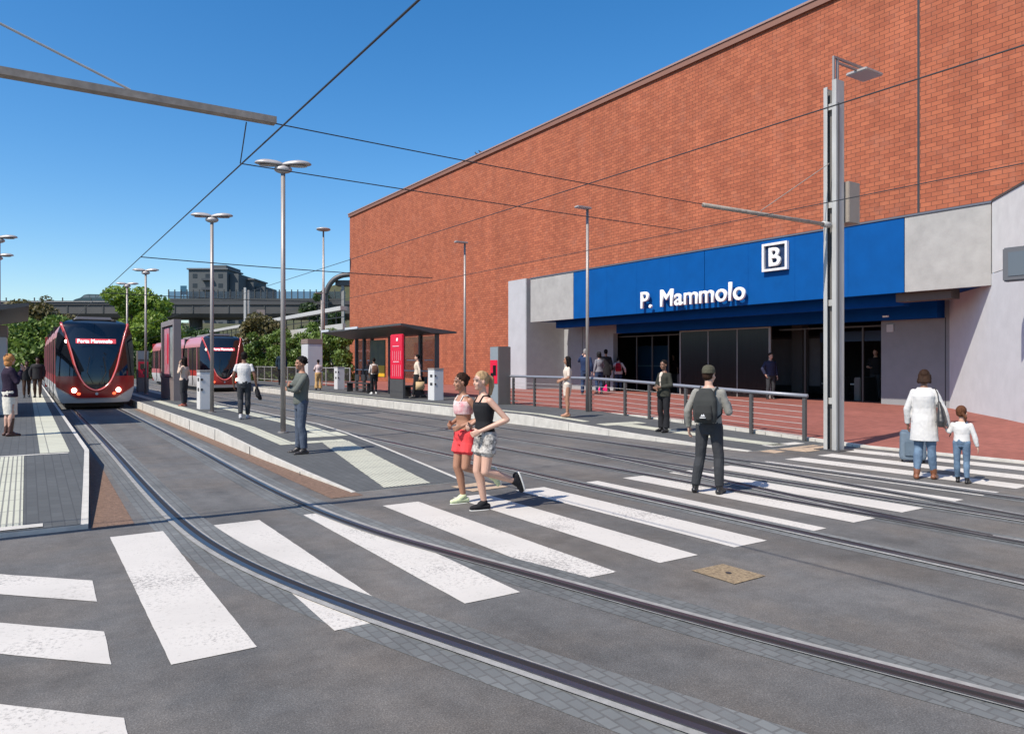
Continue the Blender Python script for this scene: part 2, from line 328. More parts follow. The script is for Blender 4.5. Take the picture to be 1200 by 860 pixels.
def rail(path, side=1, setts=0.27, zz=0.0):
    struct('rail_setts', ribbon(path, 0.0, setts, 0.008+zz), SETTS, road); struct('rail_setts', ribbon(path, -setts, 0.0, 0.0025+zz), SETTS, road)
    struct('rail_bedding', ribbon(path, -0.085, 0.098, 0.012+zz), CONC2, road)
    r = obj('tram_rail', solid_ribbon(path, -0.034*side, 0.012*side, 0.019+zz), STEEL, road)
    obj('rail_groove', ribbon(path, 0.013*side, 0.062*side, 0.0145+zz), GROOVE, r)
    obj('rail_guard', solid_ribbon(path, 0.063*side, 0.074*side, 0.018+zz), STEEL, r)
left = [(1.40, 90), (1.40, 50), (1.40, 29), (1.38, 17.5), (1.335, 12.1), (1.335, 8.74), (1.42, 7.07), (1.62, 5.8), (1.88, 4.75), (2.12, 3.95), (2.32, 3.3), (2.50, 2.7), (2.68, 2.1), (3.0, 1.0), (3.3, 0), (3.9, -2)]
right = [(2.85, 90), (2.85, 50), (2.85, 29), (2.83, 19.8), (2.79, 14.8), (2.73, 11.2), (2.76, 8.7), (2.89, 7.09), (3.08, 6.05), (3.32, 5.0), (3.59, 3.76), (3.80, 2.87), (3.98, 2.18), (4.18, 1.4), (4.5, 0.2), (5.0, -1.8)]
for pts, sd in ((left, 1), (right, -1)):
    rail(smoothpath(catmull(pts, 12), 30), sd)
def straight(x, y0=100, y1=-8): return [Vector((x, y)) for y in np.linspace(y0, y1, 60)]
for x, sd in ((6.42, 1), (7.82, -1), (8.92, 1), (10.32, -1)):
    rail(straight(x), sd, 0.20, 0.0 if x < 8 else 0.0005)
rail(smoothpath(catmull([(8.95, 12.5), (8.80, 10.5), (8.5, 8.3), (8.15, 6.2), (7.92, 4.6), (7.82, 3.4)], 12), 20), 1, 0.16, 0.001)
rail(smoothpath(catmull([(10.34, 12.5), (10.2, 10.5), (9.92, 8.3), (9.55, 6.2), (9.25, 4.2), (8.98, 2.4), (8.7, 0.6)], 12), 20), -1, 0.16, 0.001)
# repaired patches on the road
struct('manhole_patch', sheet([(4.53, 3.75), (4.91, 3.76), (4.90, 4.18), (4.53, 4.19)], 0.006), mat('aggregate_patch', (0.36, 0.27, 0.16), 0.9, col2=(0.14, 0.10, 0.06), vscale=38, bump=1, bscale=90), road)
bmk = BM(); bmesh.ops.create_circle(bmk, cap_ends=True, segments=14, radius=0.025, matrix=Matrix.Translation((4.72, 3.97, 0.010))); struct('manhole_lift_hole', bmk, DARK, road)
TAN = mat('worn_tan_tile', (0.42, 0.31, 0.21), 0.9, var=0.3, vscale=12)
for q in ([(12.35, 8.55), (13.55, 8.6), (13.55, 9.2), (12.3, 9.15)], [(11.7, 8.75), (12.1, 8.8), (12.1, 9.15), (11.7, 9.1)], [(4.9, 8.35), (5.5, 8.4), (5.45, 8.95), (4.85, 8.85)]):
    struct('tan_tile_patch', sheet(q, 0.006), TAN, road)
struct('rust_stain_strip', sheet([(0.55, 8.6), (0.95, 8.6), (1.02, 13.5), (0.98, 24), (0.83, 24), (0.85, 13.8)], 0.004), RUST, road)
struct('rust_stain_strip', sheet([(3.18, 8.9), (3.6, 8.9), (3.50, 30), (3.28, 30)], 0.004), RUST, road)
# --- platforms (tops that ramp down to the crossing)
def interp(st, y, k):
    st = sorted(st)
    for a, b in zip(st, st[1:]):
        if a[0] <= y <= b[0]:
            t = (y-a[0])/(b[0]-a[0]); return a[k]*(1-t)+b[k]*t
    return st[0][k] if y < st[0][0] else st[-1][k]
def platform(name, st, inset_l=0.16, inset_r=0.16):
    bm = BM(); rows = []
    for y, xl, xr, z in st: rows.append([bm.verts.new(p) for p in ((xl, y, -0.05), (xl, y, z), (xr, y, z), (xr, y, -0.05))])
    for a, b in zip(rows, rows[1:]):
        for k in range(3): bm.faces.new((a[k], a[k+1], b[k+1], b[k]))
    bm.faces.new(rows[0]); bm.faces.new(rows[-1][::-1])
    root = struct(name, bm, CONC)
    bm = BM(); rows = []
    for y, xl, xr, z in st: rows.append([bm.verts.new(p) for p in ((xl+inset_l, y, z+0.004), (xr-inset_r, y, z+0.004))])
    for a, b in zip(rows, rows[1:]): bm.faces.new((a[0], a[1], b[1], b[0]))
    struct('platform_paving', bm, PAVER, root)
    return root
def pstrip(root, st, pts, m=TACT, name='tactile_strip', z=0.008):   # pts: (y, xl, xr)
    ys = sorted({p[0] for p in pts} | {s[0] for s in st if min(p[0] for p in pts) < s[0] < max(p[0] for p in pts)})
    bm = BM(); prev = None
    for y in ys:
        zz = interp(st, y, 3)+z; cur = (bm.verts.new((interp(pts, y, 1), y, zz)), bm.verts.new((interp(pts, y, 2), y, zz)))
        if prev: bm.faces.new((prev[0], prev[1], cur[1], cur[0]))
        prev = cur
    struct(name, bm, m, root)
LP = [(8.67, -6, 0.53, 0.05), (11.0, -6, 0.68, 0.15), (13.9, -6, 0.86, 0.27), (70, -6, 0.86, 0.27)]
CP = [(9.15, 3.55, 5.25, 0.012), (11.0, 3.50, 5.45, 0.06), (13.0, 3.46, 5.65, 0.12), (15.2, 3.45, 5.8, 0.19), (17.0, 3.45, 5.8, 0.25), (72, 3.45, 5.8, 0.25)]
RP = [(9.2, 11.5, 14.05, 0.012), (10.5, 11.38, 14.05, 0.05), (12.5, 11.32, 14.05, 0.12), (14.5, 11.3, 14.05, 0.20), (16.5, 11.3, 14.05, 0.27), (60, 11.3, 23.2, 0.27)]
RP = RP[:-1] + [(22.5, 11.3, 14.05, 0.27), (23.0, 11.3, 15.5, 0.27), (60, 11.3, 15.5, 0.27), (75, 11.3, 15.5, 0.27)]
lp = platform('platform_nearside', LP, 0.1, 0.07); cp = platform('platform_island', CP, 0.05, 0.07); rp_ = platform('platform_station', RP, 0.12, 0.0)
pstrip(lp, LP, [(13.75, 0.18, 0.58), (60, 0.2, 0.6)]); pstrip(lp, LP, [(8.8, -0.42, -0.03), (13.6, -0.42, -0.03)], TACTR)
pstrip(lp, LP, [(13.62, -3, 0.56), (13.70, -3, 0.56)], CONC, 'joint_strip'); pstrip(lp, LP, [(8.72, -0.42, 0.14), (8.86, -0.42, 0.14)], CONC, 'joint_strip', 0.012)
pstrip(cp, CP, [(14.2, 3.98, 4.28), (60, 3.98, 4.28)]); pstrip(cp, CP, [(15.4, 5.12, 5.48), (60, 5.12, 5.48)])
pstrip(cp, CP, [(13.9, 3.98, 5.3), (14.19, 3.98, 5.3)]); pstrip(cp, CP, [(14.7, 4.75, 5.62), (15.39, 4.75, 5.62)])
pstrip(cp, CP, [(9.2, 4.02, 4.72), (13.89, 4.78, 5.32)], TACTR)
pstrip(rp_, RP, [(14.5, 11.75, 11.98), (60, 11.75, 11.98)]); pstrip(rp_, RP, [(9.4, 12.55, 13.0), (13.6, 12.1, 12.6)], TACT)
pstrip(rp_, RP, [(13.61, 11.75, 13.1), (14.0, 11.75, 13.1)])
pstrip(rp_, RP, [(9.35, 12.4, 13.5), (9.6, 12.4, 13.5)], CONC, 'joint_strip')
# joints in the kerbs
for y in np.arange(11, 44, 3.0):
    struct('kerb_joint', bx((3.444, y, 0.0), (3.449, y+0.02, interp(CP, y, 3)-0.004)), DARK, cp)
for y in np.arange(11.5, 50, 1.5):
    struct('kerb_joint', bx((interp(RP, y, 1)-0.006, y, 0.0), (interp(RP, y, 1)-0.001, y+0.012, interp(RP, y, 3)-0.004)), CONC2, rp_)
# --- red brick forecourt
bm = BM()
xs = [14.1, 15.5, 18, 22, 26.5]; ys = [-12, 2, 8.3, 10, 12.5, 15, 22, 40, 60]
def zred(x, y):
    a = 0.035 if y < 8.5 else 0.035+0.215*min(1, (y-8.5)/5.0)
    return a if x < 15 else max(a, 0.035+(0.165)*min(1, (x-14.1)/6.0))
gv = [[bm.verts.new((x, y, zred(x, y))) for x in xs] for y in ys]
for j in range(len(ys)-1):
    for i in range(len(xs)-1): bm.faces.new((gv[j][i], gv[j][i+1], gv[j+1][i+1], gv[j+1][i]))
fore = struct('forecourt', bm, REDPAV)
bm = BM(); prev = None
for y in ys + []:
    z = zred(14.1, y)+0.006; cur = [bm.verts.new(p) for p in ((13.98, y, -0.02), (13.98, y, z), (14.12, y, z))]
    if prev:
        bm.faces.new((prev[0], cur[0], cur[1], prev[1])); bm.faces.new((prev[1], cur[1], cur[2], prev[2]))
    prev = cur
struct('forecourt_kerb', bm, CONC, fore)
for y in np.arange(8.6, 14, 0.42):
    struct('kerb_joint', bx((13.972, y, 0.0), (13.978, y+0.012, zred(14.1, y))), CONC2, fore)
#@@STATION
# ------------------------------------------------------------------ station building
st = thing('station_building', 'huge orange brick metro station hall with blue entrance canopy reading P. Mammolo', 'station', (23.3, 20, 0))
def loc(bm):
    bmesh.ops.translate(bm, verts=bm.verts, vec=(-23.3, -20, 0)); return bm
ZT = 14.45; XB = 23.3; XR = 25.35; XP = 22.5
bm = BM()
box(bm, (XB, 34.76, 0), (XB+0.4, 60.6, ZT)); box(bm, (XB, -25, 6.05), (XB+0.4, 34.755, ZT)); box(bm, (XB+0.41, 60.2, 0), (XB+30, 60.6, ZT)); box(bm, (XB, -25, 0), (XB+0.4, 5.5, 6.045))
obj('brick_wall', loc(bm), BRICK, st)
obj('roof', loc(bx((XB+0.42, -25, ZT-0.3), (XB+30, 60.1, ZT-0.1))), CONC, st)
bm = BM(); box(bm, (XB-0.10, -25, ZT-0.22), (XB-0.002, 60.7, ZT+0.02)); obj('coping', loc(bm), COPE, st)
obj('coping_flashing', loc(bx((XB-0.14, -25, ZT+0.022), (XB+0.45, 60.74, ZT+0.10))), COPEL, st)
obj('expansion_joint', loc(bx((XB-0.012, 12.10, 6.2), (XB-0.003, 12.17, ZT-0.24))), DARK, st)
# canopy
cp_parts = [('canopy_end_panel', 28.52, 32.2, CREAM), ('canopy_blue_panel', 20.13, 28.50, BLUE), ('canopy_blue_panel', 12.16, 20.11, BLUE), ('canopy_end_panel', 9.72, 12.14, CREAM)]
for nm, a, b, m in cp_parts: obj(nm, loc(bx((XP, a, 3.86), (XP+0.12, b, 6.16), 0.006)), m, st)
obj('canopy_trim', loc(bx((XP-0.03, 9.7, 6.165), (XB-0.004, 32.22, 6.22))), mat('slate_trim', (0.10, 0.11, 0.14), 0.6), st)
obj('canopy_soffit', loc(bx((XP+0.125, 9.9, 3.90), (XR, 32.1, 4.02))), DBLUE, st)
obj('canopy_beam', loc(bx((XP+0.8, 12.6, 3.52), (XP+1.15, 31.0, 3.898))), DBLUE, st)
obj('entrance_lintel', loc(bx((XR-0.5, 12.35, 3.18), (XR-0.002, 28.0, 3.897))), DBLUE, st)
obj('canopy_bracket', loc(bx((XP+0.25, 10.9, 3.60), (XP+0.75, 12.55, 3.895))), mat('brown_steel', (0.10, 0.075, 0.06), 0.7), st)
for y_ in (14.0, 16.0, 18.0, 22.0, 24.0, 26.0): 
    obj('panel_seam', loc(bx((XP-0.004, y_, 3.88), (XP-0.001, y_+0.008, 6.14))), DBLUE, st)
# side pier and recess
obj('entrance_pier', loc(bx((22.75, 33.02, 0), (XB+2.3, 34.75, 6.30))), mat('pier_render', (0.40, 0.405, 0.42), 0.85, var=0.07, vscale=1.5), st)
obj('pier_side_wall', loc(bx((22.76, 32.96, 0), (XR+1.5, 33.015, 6.3))), GREYW, st)
bm = BM(); box(bm, (XR, 28.8, 0), (XR+0.3, 32.95, 3.9)); box(bm, (XR, 14.52, 3.2), (XR+0.3, 28.795, 3.9)); obj('recess_wall', loc(bm), GREYW, st)
obj('recess_wall', loc(bx((XR, 12.2, 0), (XR+0.3, 14.515, 3.9))), mat('slate_render', (0.235, 0.24, 0.245), 0.85, var=0.06, vscale=2.5), st)
obj('wall_joint', loc(bx((XR-0.006, 12.31, 0.1), (XR-0.002, 12.34, 3.2))), DARK, st)
obj('wall_joint', loc(bx((XR-0.006, 31.3, 0.1), (XR-0.002, 31.33, 3.9))), DARK, st)
wa, wb = Vector((XR, 12.2)), Vector((XP, 9.7)); dv = (wb-wa)
we = wa+dv*2.6; nn = Vector((-dv.y, dv.x)).normalized()*0.3
if nn.x < 0: nn = -nn
nn = Vector((0.3, -0.25))
obj('wing_wall', loc(prism(BM(), [tuple(wa), tuple(we), tuple(we+nn), tuple(wa+nn)], 0, 4.18)), LWALL, st)
wt = wb+dv*0.003
obj('wing_wall_top', loc(prism(BM(), [tuple(wt), tuple(we), tuple(we+nn), tuple(wt+nn)], 4.2, 6.18)), mat('sunlit_panel', (0.66, 0.66, 0.63), 0.85, var=0.08, vscale=2), st)  # lighter than the canopy end panels, putting the wing's stronger sun into the colour
e2 = wb+dv*(-0.02); 
obj('wing_coping', loc(prism(BM(), [tuple(wb-Vector((0.03, 0))), tuple(we-Vector((0.03, 0))), tuple(we+nn), tuple(wb+nn)], 6.19, 6.25)), mat('flashing_dark', (0.08, 0.075, 0.07), 0.6), st)
obj('wing_return_wall', loc(bx((we.x, we.y-14, 0), (we.x+0.3, we.y, 6.2))), LWALL, st)
# interior
bm = BM(); X1 = XR+9
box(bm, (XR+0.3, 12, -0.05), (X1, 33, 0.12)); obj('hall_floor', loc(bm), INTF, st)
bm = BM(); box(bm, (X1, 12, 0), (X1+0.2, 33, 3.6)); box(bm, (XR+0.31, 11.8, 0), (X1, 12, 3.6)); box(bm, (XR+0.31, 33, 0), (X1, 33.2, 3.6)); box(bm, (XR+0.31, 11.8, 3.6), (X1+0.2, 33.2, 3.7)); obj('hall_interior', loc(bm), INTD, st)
obj('hall_column', loc(bx((XR+2.4, 19.4, 0.12), (XR+2.9, 19.9, 3.59))), mat('column_grey', (0.10, 0.10, 0.10), 0.7), st)
# smoked glass screen in the opening
scr = obj('screen_frame', loc((lambda b: (box(b, (XR-0.06, 24.05, 0.12), (XR-0.01, 24.12, 3.17)), box(b, (XR-0.06, 19.12, 0.12), (XR-0.01, 19.22, 3.17)), box(b, (XR-0.06, 19.225, 3.11), (XR-0.01, 24.045, 3.17)), box(b, (XR-0.05, 22.4, 0.12), (XR-0.01, 22.44, 3.105)), box(b, (XR-0.05, 20.8, 0.12), (XR-0.01, 20.84, 3.105)), b)[-1])(BM())), mat('frame_grey', (0.30, 0.28, 0.26), 0.5, 0.3), st)
for a, b in ((22.45, 24.04), (20.85, 22.39), (19.23, 20.79)): obj('screen_pane', loc(bx((XR-0.04, a, 0.12), (XR-0.025, b, 3.10))), mat('tinted_screen', (0.014, 0.012, 0.012), 0.25, spec=0.3, var=0.2, vscale=2, stretch=(1, 6, 0.3)), st)
obj('map_board', loc(bx((XR+3.0, 18.9, 0.7), (XR+3.06, 22.3, 2.75))), mat('map_face', (0.13, 0.13, 0.14), 0.6, var=0.1), st)
obj('map_board_frame', loc((lambda b: (box(b, (XR+2.98, 18.8, 0.6), (XR+2.999, 18.9, 2.85)), box(b, (XR+2.98, 22.3, 0.6), (XR+2.999, 22.4, 2.85)), box(b, (XR+2.98, 18.905, 2.75), (XR+2.999, 22.295, 2.85)), b)[-1])(BM())), DARK, st)
obj('advert_screen', loc(bx((XR+2.6, 27.4, 0.6), (XR+2.66, 29.9, 2.6))), mat('advert_blue', (0.012, 0.04, 0.08), 0.3), st)
obj('advert_screen_band', loc(bx((XR+2.585, 27.5, 1.5), (XR+2.595, 29.8, 1.56))), mat('advert_pale', (0.10, 0.16, 0.18), 0.5), st)
DFM = mat('door_frame_metal', (0.085, 0.075, 0.068), 0.5, 0.5)
for y_ in (25.2, 26.3, 27.4, 15.4, 16.6, 17.8): obj('door_mullion', loc(bx((XR+0.32, y_-0.03, 0.12), (XR+0.38, y_+0.03, 3.0))), DFM, st)
obj('door_head', loc(bx((XR+0.32, 24.2, 3.005), (XR+0.38, 28.75, 3.06))), DFM, st); obj('door_head', loc(bx((XR+0.32, 14.6, 3.005), (XR+0.38, 19.0, 3.06))), DFM, st)
for i_, y_ in enumerate((15.2, 16.5, 17.8, 26.0, 27.2)):
    gate = obj('ticket_gate', loc(box(BM(), (XR+2.0, y_, 0.12), (XR+3.4, y_+0.28, 1.12), 0.03)), mat('gate_metal', (0.13, 0.13, 0.13), 0.35, 0.6), st)
    obj('gate_arm', loc(bx((XR+2.6, y_+0.281, 0.8), (XR+2.66, y_+0.8, 0.86))), GALV, gate)
obj('interior_sign', loc(bx((XR+2.2, 15.0, 2.55), (XR+2.28, 18.4, 2.95))), mat('interior_sign_blue', (0.012, 0.04, 0.10), 0.5), st)
obj('wall_switch_box', loc(bx((XR-0.05, 14.05, 2.78), (XR-0.001, 14.3, 3.05), 0.01)), mat('switch_grey', (0.5, 0.5, 0.5), 0.6), st)
obj('small_sign_light', loc(bx((XR-0.56, 13.95, 3.27), (XR-0.505, 14.15, 3.33))), WHITE, st)
# letters
LET = mat('letter_white', (0.78, 0.78, 0.76), 0.45)
xc = 23.82; cap = 0.70; size = cap/0.70
def widths(ch, sz):
    cu = bpy.data.curves.new('t', 'FONT'); cu.body = ch; cu.size = sz; cu.bevel_depth = 0.018; t = bpy.data.objects.new('t', cu); C.objects.link(t); bpy.context.view_layer.update()
    mx = t.dimensions.x; mn = min(v[0] for v in t.bound_box); bpy.data.objects.remove(t); return mx, mn
text_s = 'P. Mammolo'; adv = []
for ch in text_s:
    if ch == ' ': adv.append((0.33, 0)); continue
    adv.append(widths(ch, size))
tot = sum(a[0]+0.075 for a in adv); k = 5.72/tot; y = 23.52
for ch, (wd, mn) in zip(text_s, adv):
    if ch != ' ':
        text('sign_letter', ch, size, LET, st, Matrix.Translation((-23.3, -20, 0)) @ facing_minus_x(XP-0.20, y+mn*k, 4.06), 0.035, 0.018, k)
    y -= (wd+(0.0 if ch == 'P' else 0.075))*k
y0, y1, z0, z1 = 16.22, 17.27, 5.0, 6.0
fr = BM(); xf = XP-0.16
box(fr, (xf, y0, z0), (XP-0.03, y0+0.08, z1)); box(fr, (xf, y1-0.08, z0), (XP-0.03, y1, z1)); box(fr, (xf, y0+0.081, z0), (XP-0.03, y1-0.081, z0+0.08)); box(fr, (xf, y0+0.081, z1-0.08), (XP-0.03, y1-0.081, z1))
lf = obj('metro_sign_frame', loc(fr), LET, st)
obj('metro_sign_plate', loc(bx((XP-0.06, y0+0.07, z0+0.07), (XP-0.035, y1-0.07, z1-0.07))), mat('navy_plate', (0.004, 0.02, 0.07), 0.5), st)
text('metro_sign_letter', 'B', 0.92, LET, st, Matrix.Translation((-23.3, -20, 0)) @ facing_minus_x(XP-0.12, 17.03, 5.18), 0.035, 0.02, 1.05)
# hanging display at the right edge
ds = thing('display_sign', 'dark grey boxed display sign hung beside the pale wing wall', 'display', (19.45, 7.56, 3.6))
obj('housing', box(BM(), (-0.12, -0.75, 0.02), (0.12, 0.55, 0.82), 0.03), mat('display_grey', (0.10, 0.105, 0.115), 0.5), ds)
obj('screen', bx((-0.135, -0.62, 0.14), (-0.122, 0.42, 0.70)), mat('display_glass', (0.10, 0.12, 0.14), 0.2), ds)
obj('bracket', bx((0.121, -0.5, 0.3), (0.9, -0.42, 0.4)), mat('display_grey', (0.1, 0.1, 0.1)), ds)
obj('support_post', bx((-0.05, -0.55, -3.6), (0.08, -0.42, 0.019)), mat('display_grey', (0.1, 0.1, 0.1)), ds)
# ------------------------------------------------------------------ railing
rl = thing('metal_railing', 'grey steel railing with horizontal wires between platform and red forecourt', 'railing', (13.9, 9.6, 0))
RX = 13.86
posts = [9.62, 11.0, 13.0, 14.3, 15.25, 16.75, 18.2, 19.6, 20.85, 22.3]
def zr(y): return interp(RP, y, 3)
for y in posts: obj('post', box(BM(), (-0.035, y-9.6-0.04, zr(y)), (0.035, y-9.6+0.04, zr(y)+0.92), 0.006), SHFR, rl)
bm = BM(); prev = None
hr = [Vector((0, y-9.6, zr(y)+0.97)) for y in [9.55]+posts[1:]]
tube(bm, hr, 0.042, 10); obj('handrail', bm, mat('handrail_grey', (0.24, 0.25, 0.28), 0.45, 0.3), rl, True)
for k in range(6):
    tube(bm := BM(), [Vector((0, y-9.6, zr(y)+0.12+0.125*k)) for y in posts], 0.006, 6); obj('wire', bm, GALV, rl)
for o in kids(rl): o.location.x = RX-13.9
# ------------------------------------------------------------------ catenary post
ps = thing('catenary_post', 'tall galvanised twin channel post with lamp and cantilever arm by the crosswalk', 'post', (13.1, 8.45, 0))
def chan(x0, x1, y0, y1, z, open_dir):
    t = 0.02; b = BM()
    box(b, (x0, y0, 0), (x0+t, y1, z)); box(b, (x1-t, y0, 0), (x1, y1, z))
    yy = y0 if open_dir > 0 else y1-t
    box(b, (x0+t, yy, 0.001), (x1-t, yy+t, z-0.001)); return b
for sgn, zt_ in ((-1, 7.15), (1, 7.05)):
    b_ = BM(); ya, yb_ = (sgn*0.135, sgn*0.12) if sgn > 0 else (-0.135, -0.12)
    lo, hi = min(ya, yb_), max(ya, yb_)
    box(b_, (-0.13, lo, 0), (0.13, hi, zt_))
    fl, fh = (0.055, 0.1195) if sgn > 0 else (-0.1195, -0.045)
    box(b_, (-0.13, fl, 0), (-0.117, fh, zt_)); box(b_, (0.117, fl, 0), (0.13, fh, zt_)); obj('channel', b_, GALV, ps)
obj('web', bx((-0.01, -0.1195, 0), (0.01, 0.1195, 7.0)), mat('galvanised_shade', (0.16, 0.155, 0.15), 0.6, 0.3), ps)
obj('groove_shade_strip', bx((-0.075, -0.150, 0), (-0.05, -0.1355, 6.7)), SHFR, ps)  # dark strip standing in for the shade of a groove beside the flange
for z in np.arange(0.9, 7.0, 1.9): obj('batten_plate', bx((-0.09, -0.0445, z), (-0.08, 0.0545, z+0.12)), GALV, ps)
obj('base_plate', bx((-0.26, -0.26, 0), (0.26, 0.26, 0.02)), SHFR, ps)
bm = BM(); box(bm, (-0.02, -0.02, 7.1), (0.02, 0.02, 7.62)); box(bm, (0.10, -0.02, 7.1), (0.14, 0.02, 7.62)); box(bm, (-0.021, -0.021, 7.621), (1.0, 0.021, 7.66)); box(bm, (0.14, -0.02, 7.54), (1.0, 0.02, 7.575)); obj('lamp_arm', bm, POLE, ps)
obj('lamp_head', box(BM(), (0.75, -0.22, 7.50), (1.35, 0.22, 7.56), 0.015), LAMPH, ps)
bm = BM(); tube(bm, [(-0.13, 0, 4.36), (-3.68, 0, 4.33)], 0.038, 10); obj('cantilever_arm', bm, RUSTB, ps, True)
obj('arm_sleeve', tube(BM(), [(-0.15, 0, 4.36), (-0.35, 0, 4.358)], 0.06, 10), GALV, ps, True)
obj('stay_rod', tube(BM(), [(-0.15, 0, 5.55), (-2.2, 0, 4.40)], 0.008, 6), RUSTB, ps)
obj('control_box', box(BM(), (0.19, -0.20, 4.42), (0.56, 0.22, 5.22), 0.01), mat('box_beige', (0.27, 0.235, 0.20), 0.7, var=0.08), ps)
obj('box_bracket', bx((0.131, -0.08, 4.6), (0.189, 0.10, 5.1)), GALV, ps)
# ------------------------------------------------------------------ overhead beam, off to the near side
bmn = thing('overhead_cantilever', 'long weathered cantilever beam reaching over the near track from its side mast', 'beam', (-6.5, 8.06, 0))
obj('mast', bx((-0.16, -0.16, 0), (0.16, 0.16, 7.2)), GALV, bmn)
bm = BM(); box(bm, (0.17, -0.07, 4.28), (8.75, 0.05, 4.35)); obj('beam', bm, RUSTB, bmn)
obj('stay_rod', tube(BM(), [(0.16, 0, 7.0), (7.35, 0, 4.37)], 0.012, 6), GALV, bmn)
obj('dropper', tube(BM(), [(8.45, 0, 4.25), (8.65, 1.12, 4.1)], 0.007, 6), WIREM, bmn)
# wires
def wire(label, pts, r=0.009, sag=0.0):
    P = []
    for a, b in zip(pts, pts[1:]):
        a, b = Vector(a), Vector(b); n = 12
        for i in range(n): t = i/n; P.append(a.lerp(b, t) - Vector((0, 0, sag*4*t*(1-t))))
    P.append(Vector(pts[-1])); o = obj('overhead_wire', tube(BM(), P, r, 6), WIREM); tag(o, label, 'wire', 'overhead tram wires')
ZW = 4.08
wire('contact wire running over the near track above the arriving tram', [(2.15, -10, ZW), (2.15, 95, ZW)], 0.009)
wire('contact wire over the middle track, crossing high in front of the brick wall', [(6.95, -10, 4.35), (6.95, 8.3, 4.35), (6.95, 90, 4.35)], 0.008)
wire('contact wire over the station side track, passing just above the blue canopy', [(9.6, -10, 4.0), (9.6, 90, 4.0)], 0.007)
wire('span wire from the near beam tip to the cantilever arm tip', [(2.25, 8.08, 4.3), (9.42, 8.45, 4.34)], 0.007, 0.02)
wire('span wire joining the contact wires just behind the beam', [(2.15, 9.15, ZW+0.01), (9.6, 9.1, 4.03)], 0.007, 0.02)
wire('span wire joining the contact wires behind the island lamps', [(2.15, 18.4, ZW), (9.6, 18.6, 4.1)], 0.011, 0.03)
wire('farthest span wire above the first tram', [(2.15, 28.5, ZW), (9.6, 28.5, 4.1)], 0.013, 0.03)
# ------------------------------------------------------------------ lamps
def double_lamp(x, y, z0, h, label, rz=0):
    t = thing('street_lamp', label, 'street lamp', (x, y, z0), rz, 'double headed lamps on the platforms')
    bm = BM(); tube(bm, [(0, 0, 0), (0, 0, h-0.1)], [0.055, 0.045], 12); obj('pole', bm, POLE, t, True)
    obj('base_collar', tube(BM(), [(0, 0, 0), (0, 0, 0.03)], 0.11, 12), POLE, t)
    bm = BM(); bmesh.ops.create_uvsphere(bm, u_segments=16, v_segments=8, radius=1, matrix=Matrix.Translation((0, 0, h-0.12)) @ Matrix.Diagonal((0.19, 0.12, 0.09, 1))); obj('hub', bm, LAMPH, t, True)
    for s in (-1, 1):
        bm = BM(); bmesh.ops.create_uvsphere(bm, u_segments=20, v_segments=12, radius=1)
        for v in bm.verts:
            x, yy, z = v.co; z = z*0.10 if z > 0 else z*0.02
            xx = x*0.32; taper = 0.75+0.25*(1 if s*x > 0 else 0.4)
            v.co = Vector((s*0.27+xx, yy*0.17*taper, h-0.02+z+0.02*(s*x)))
        hd = obj('lamp_head', bm, LAMPH, t, True)
        bm = BM(); bmesh.ops.create_circle(bm, cap_ends=True, segments=16, radius=1, matrix=Matrix.Translation((s*0.30, 0, h-0.048)) @ Matrix.Diagonal((0.2, 0.11, 1, 1))); obj('lens', bm, mat('lamp_lens', (0.35, 0.34, 0.32), 0.2), hd)
    return t
l1 = double_lamp(4.56, 15.72, 0.21, 5.72, 'double headed lamp nearest the man with crossed arms', -YAW+R(8))
copy_tree(l1, (4.5, 22.6, 0.25), None, 'double headed lamp right beside the white ticket validator on the island platform')
copy_tree(l1, (4.6, 37.6, 0.25), None, 'double headed lamp beside the red faced machine on the island platform')
copy_tree(l1, (4.55, 44.6, 0.25), None, 'double headed lamp farthest back on the island, in front of the bright tree')
copy_tree(l1, (-0.78, 30.6, 0.27), None, 'taller of two lamps over the roof of the nearside shelter')
copy_tree(l1, (-0.95, 35.8, 0.27), None, 'lower of two lamps over the roof of the nearside shelter')
def single_lamp(x, y, z0, h, label):
    t = thing('street_lamp', label, 'street lamp', (x, y, z0), 0, 'slim lamps along the station platform')
    obj('pole', tube(BM(), [(0, 0, 0), (0, 0, h-0.04)], [0.055, 0.04], 12), POLE, t, True)
    bm = BM(); box(bm, (-0.42, -0.10, h-0.03), (0.10, 0.10, h+0.03), 0.02); obj('lamp_head', bm, LAMPH, t)
    return t
sl1 = single_lamp(13.62, 16.6, 0.27, 5.92, 'slim lamp on the platform beside the woman in the cream dress')
copy_tree(sl1, (13.7, 23.9, 0.27), None, 'slim lamp behind the bus shelter end, in front of the brick wall')
copy_tree(sl1, (16.0, 46.6, 0.0), None, 'slim short lamp against the ivy hedge near the brick corner').scale = (1, 1, 1.05)
mp = thing('mast_lamp', 'very tall mast with a round disc lamp near the brick corner', 'street lamp', (*D(379, 62)[:2], 0))
obj('pole', tube(BM(), [(0, 0, 0), (0, 0, 12.8)], [0.16, 0.07], 12), POLE, mp, True)
bm = BM(); bmesh.ops.create_uvsphere(bm, u_segments=20, v_segments=10, radius=1, matrix=Matrix.Translation((0, 0, 12.95)) @ Matrix.Diagonal((0.6, 0.6, 0.16, 1))); obj('lamp_head', bm, LAMPH, mp, True)
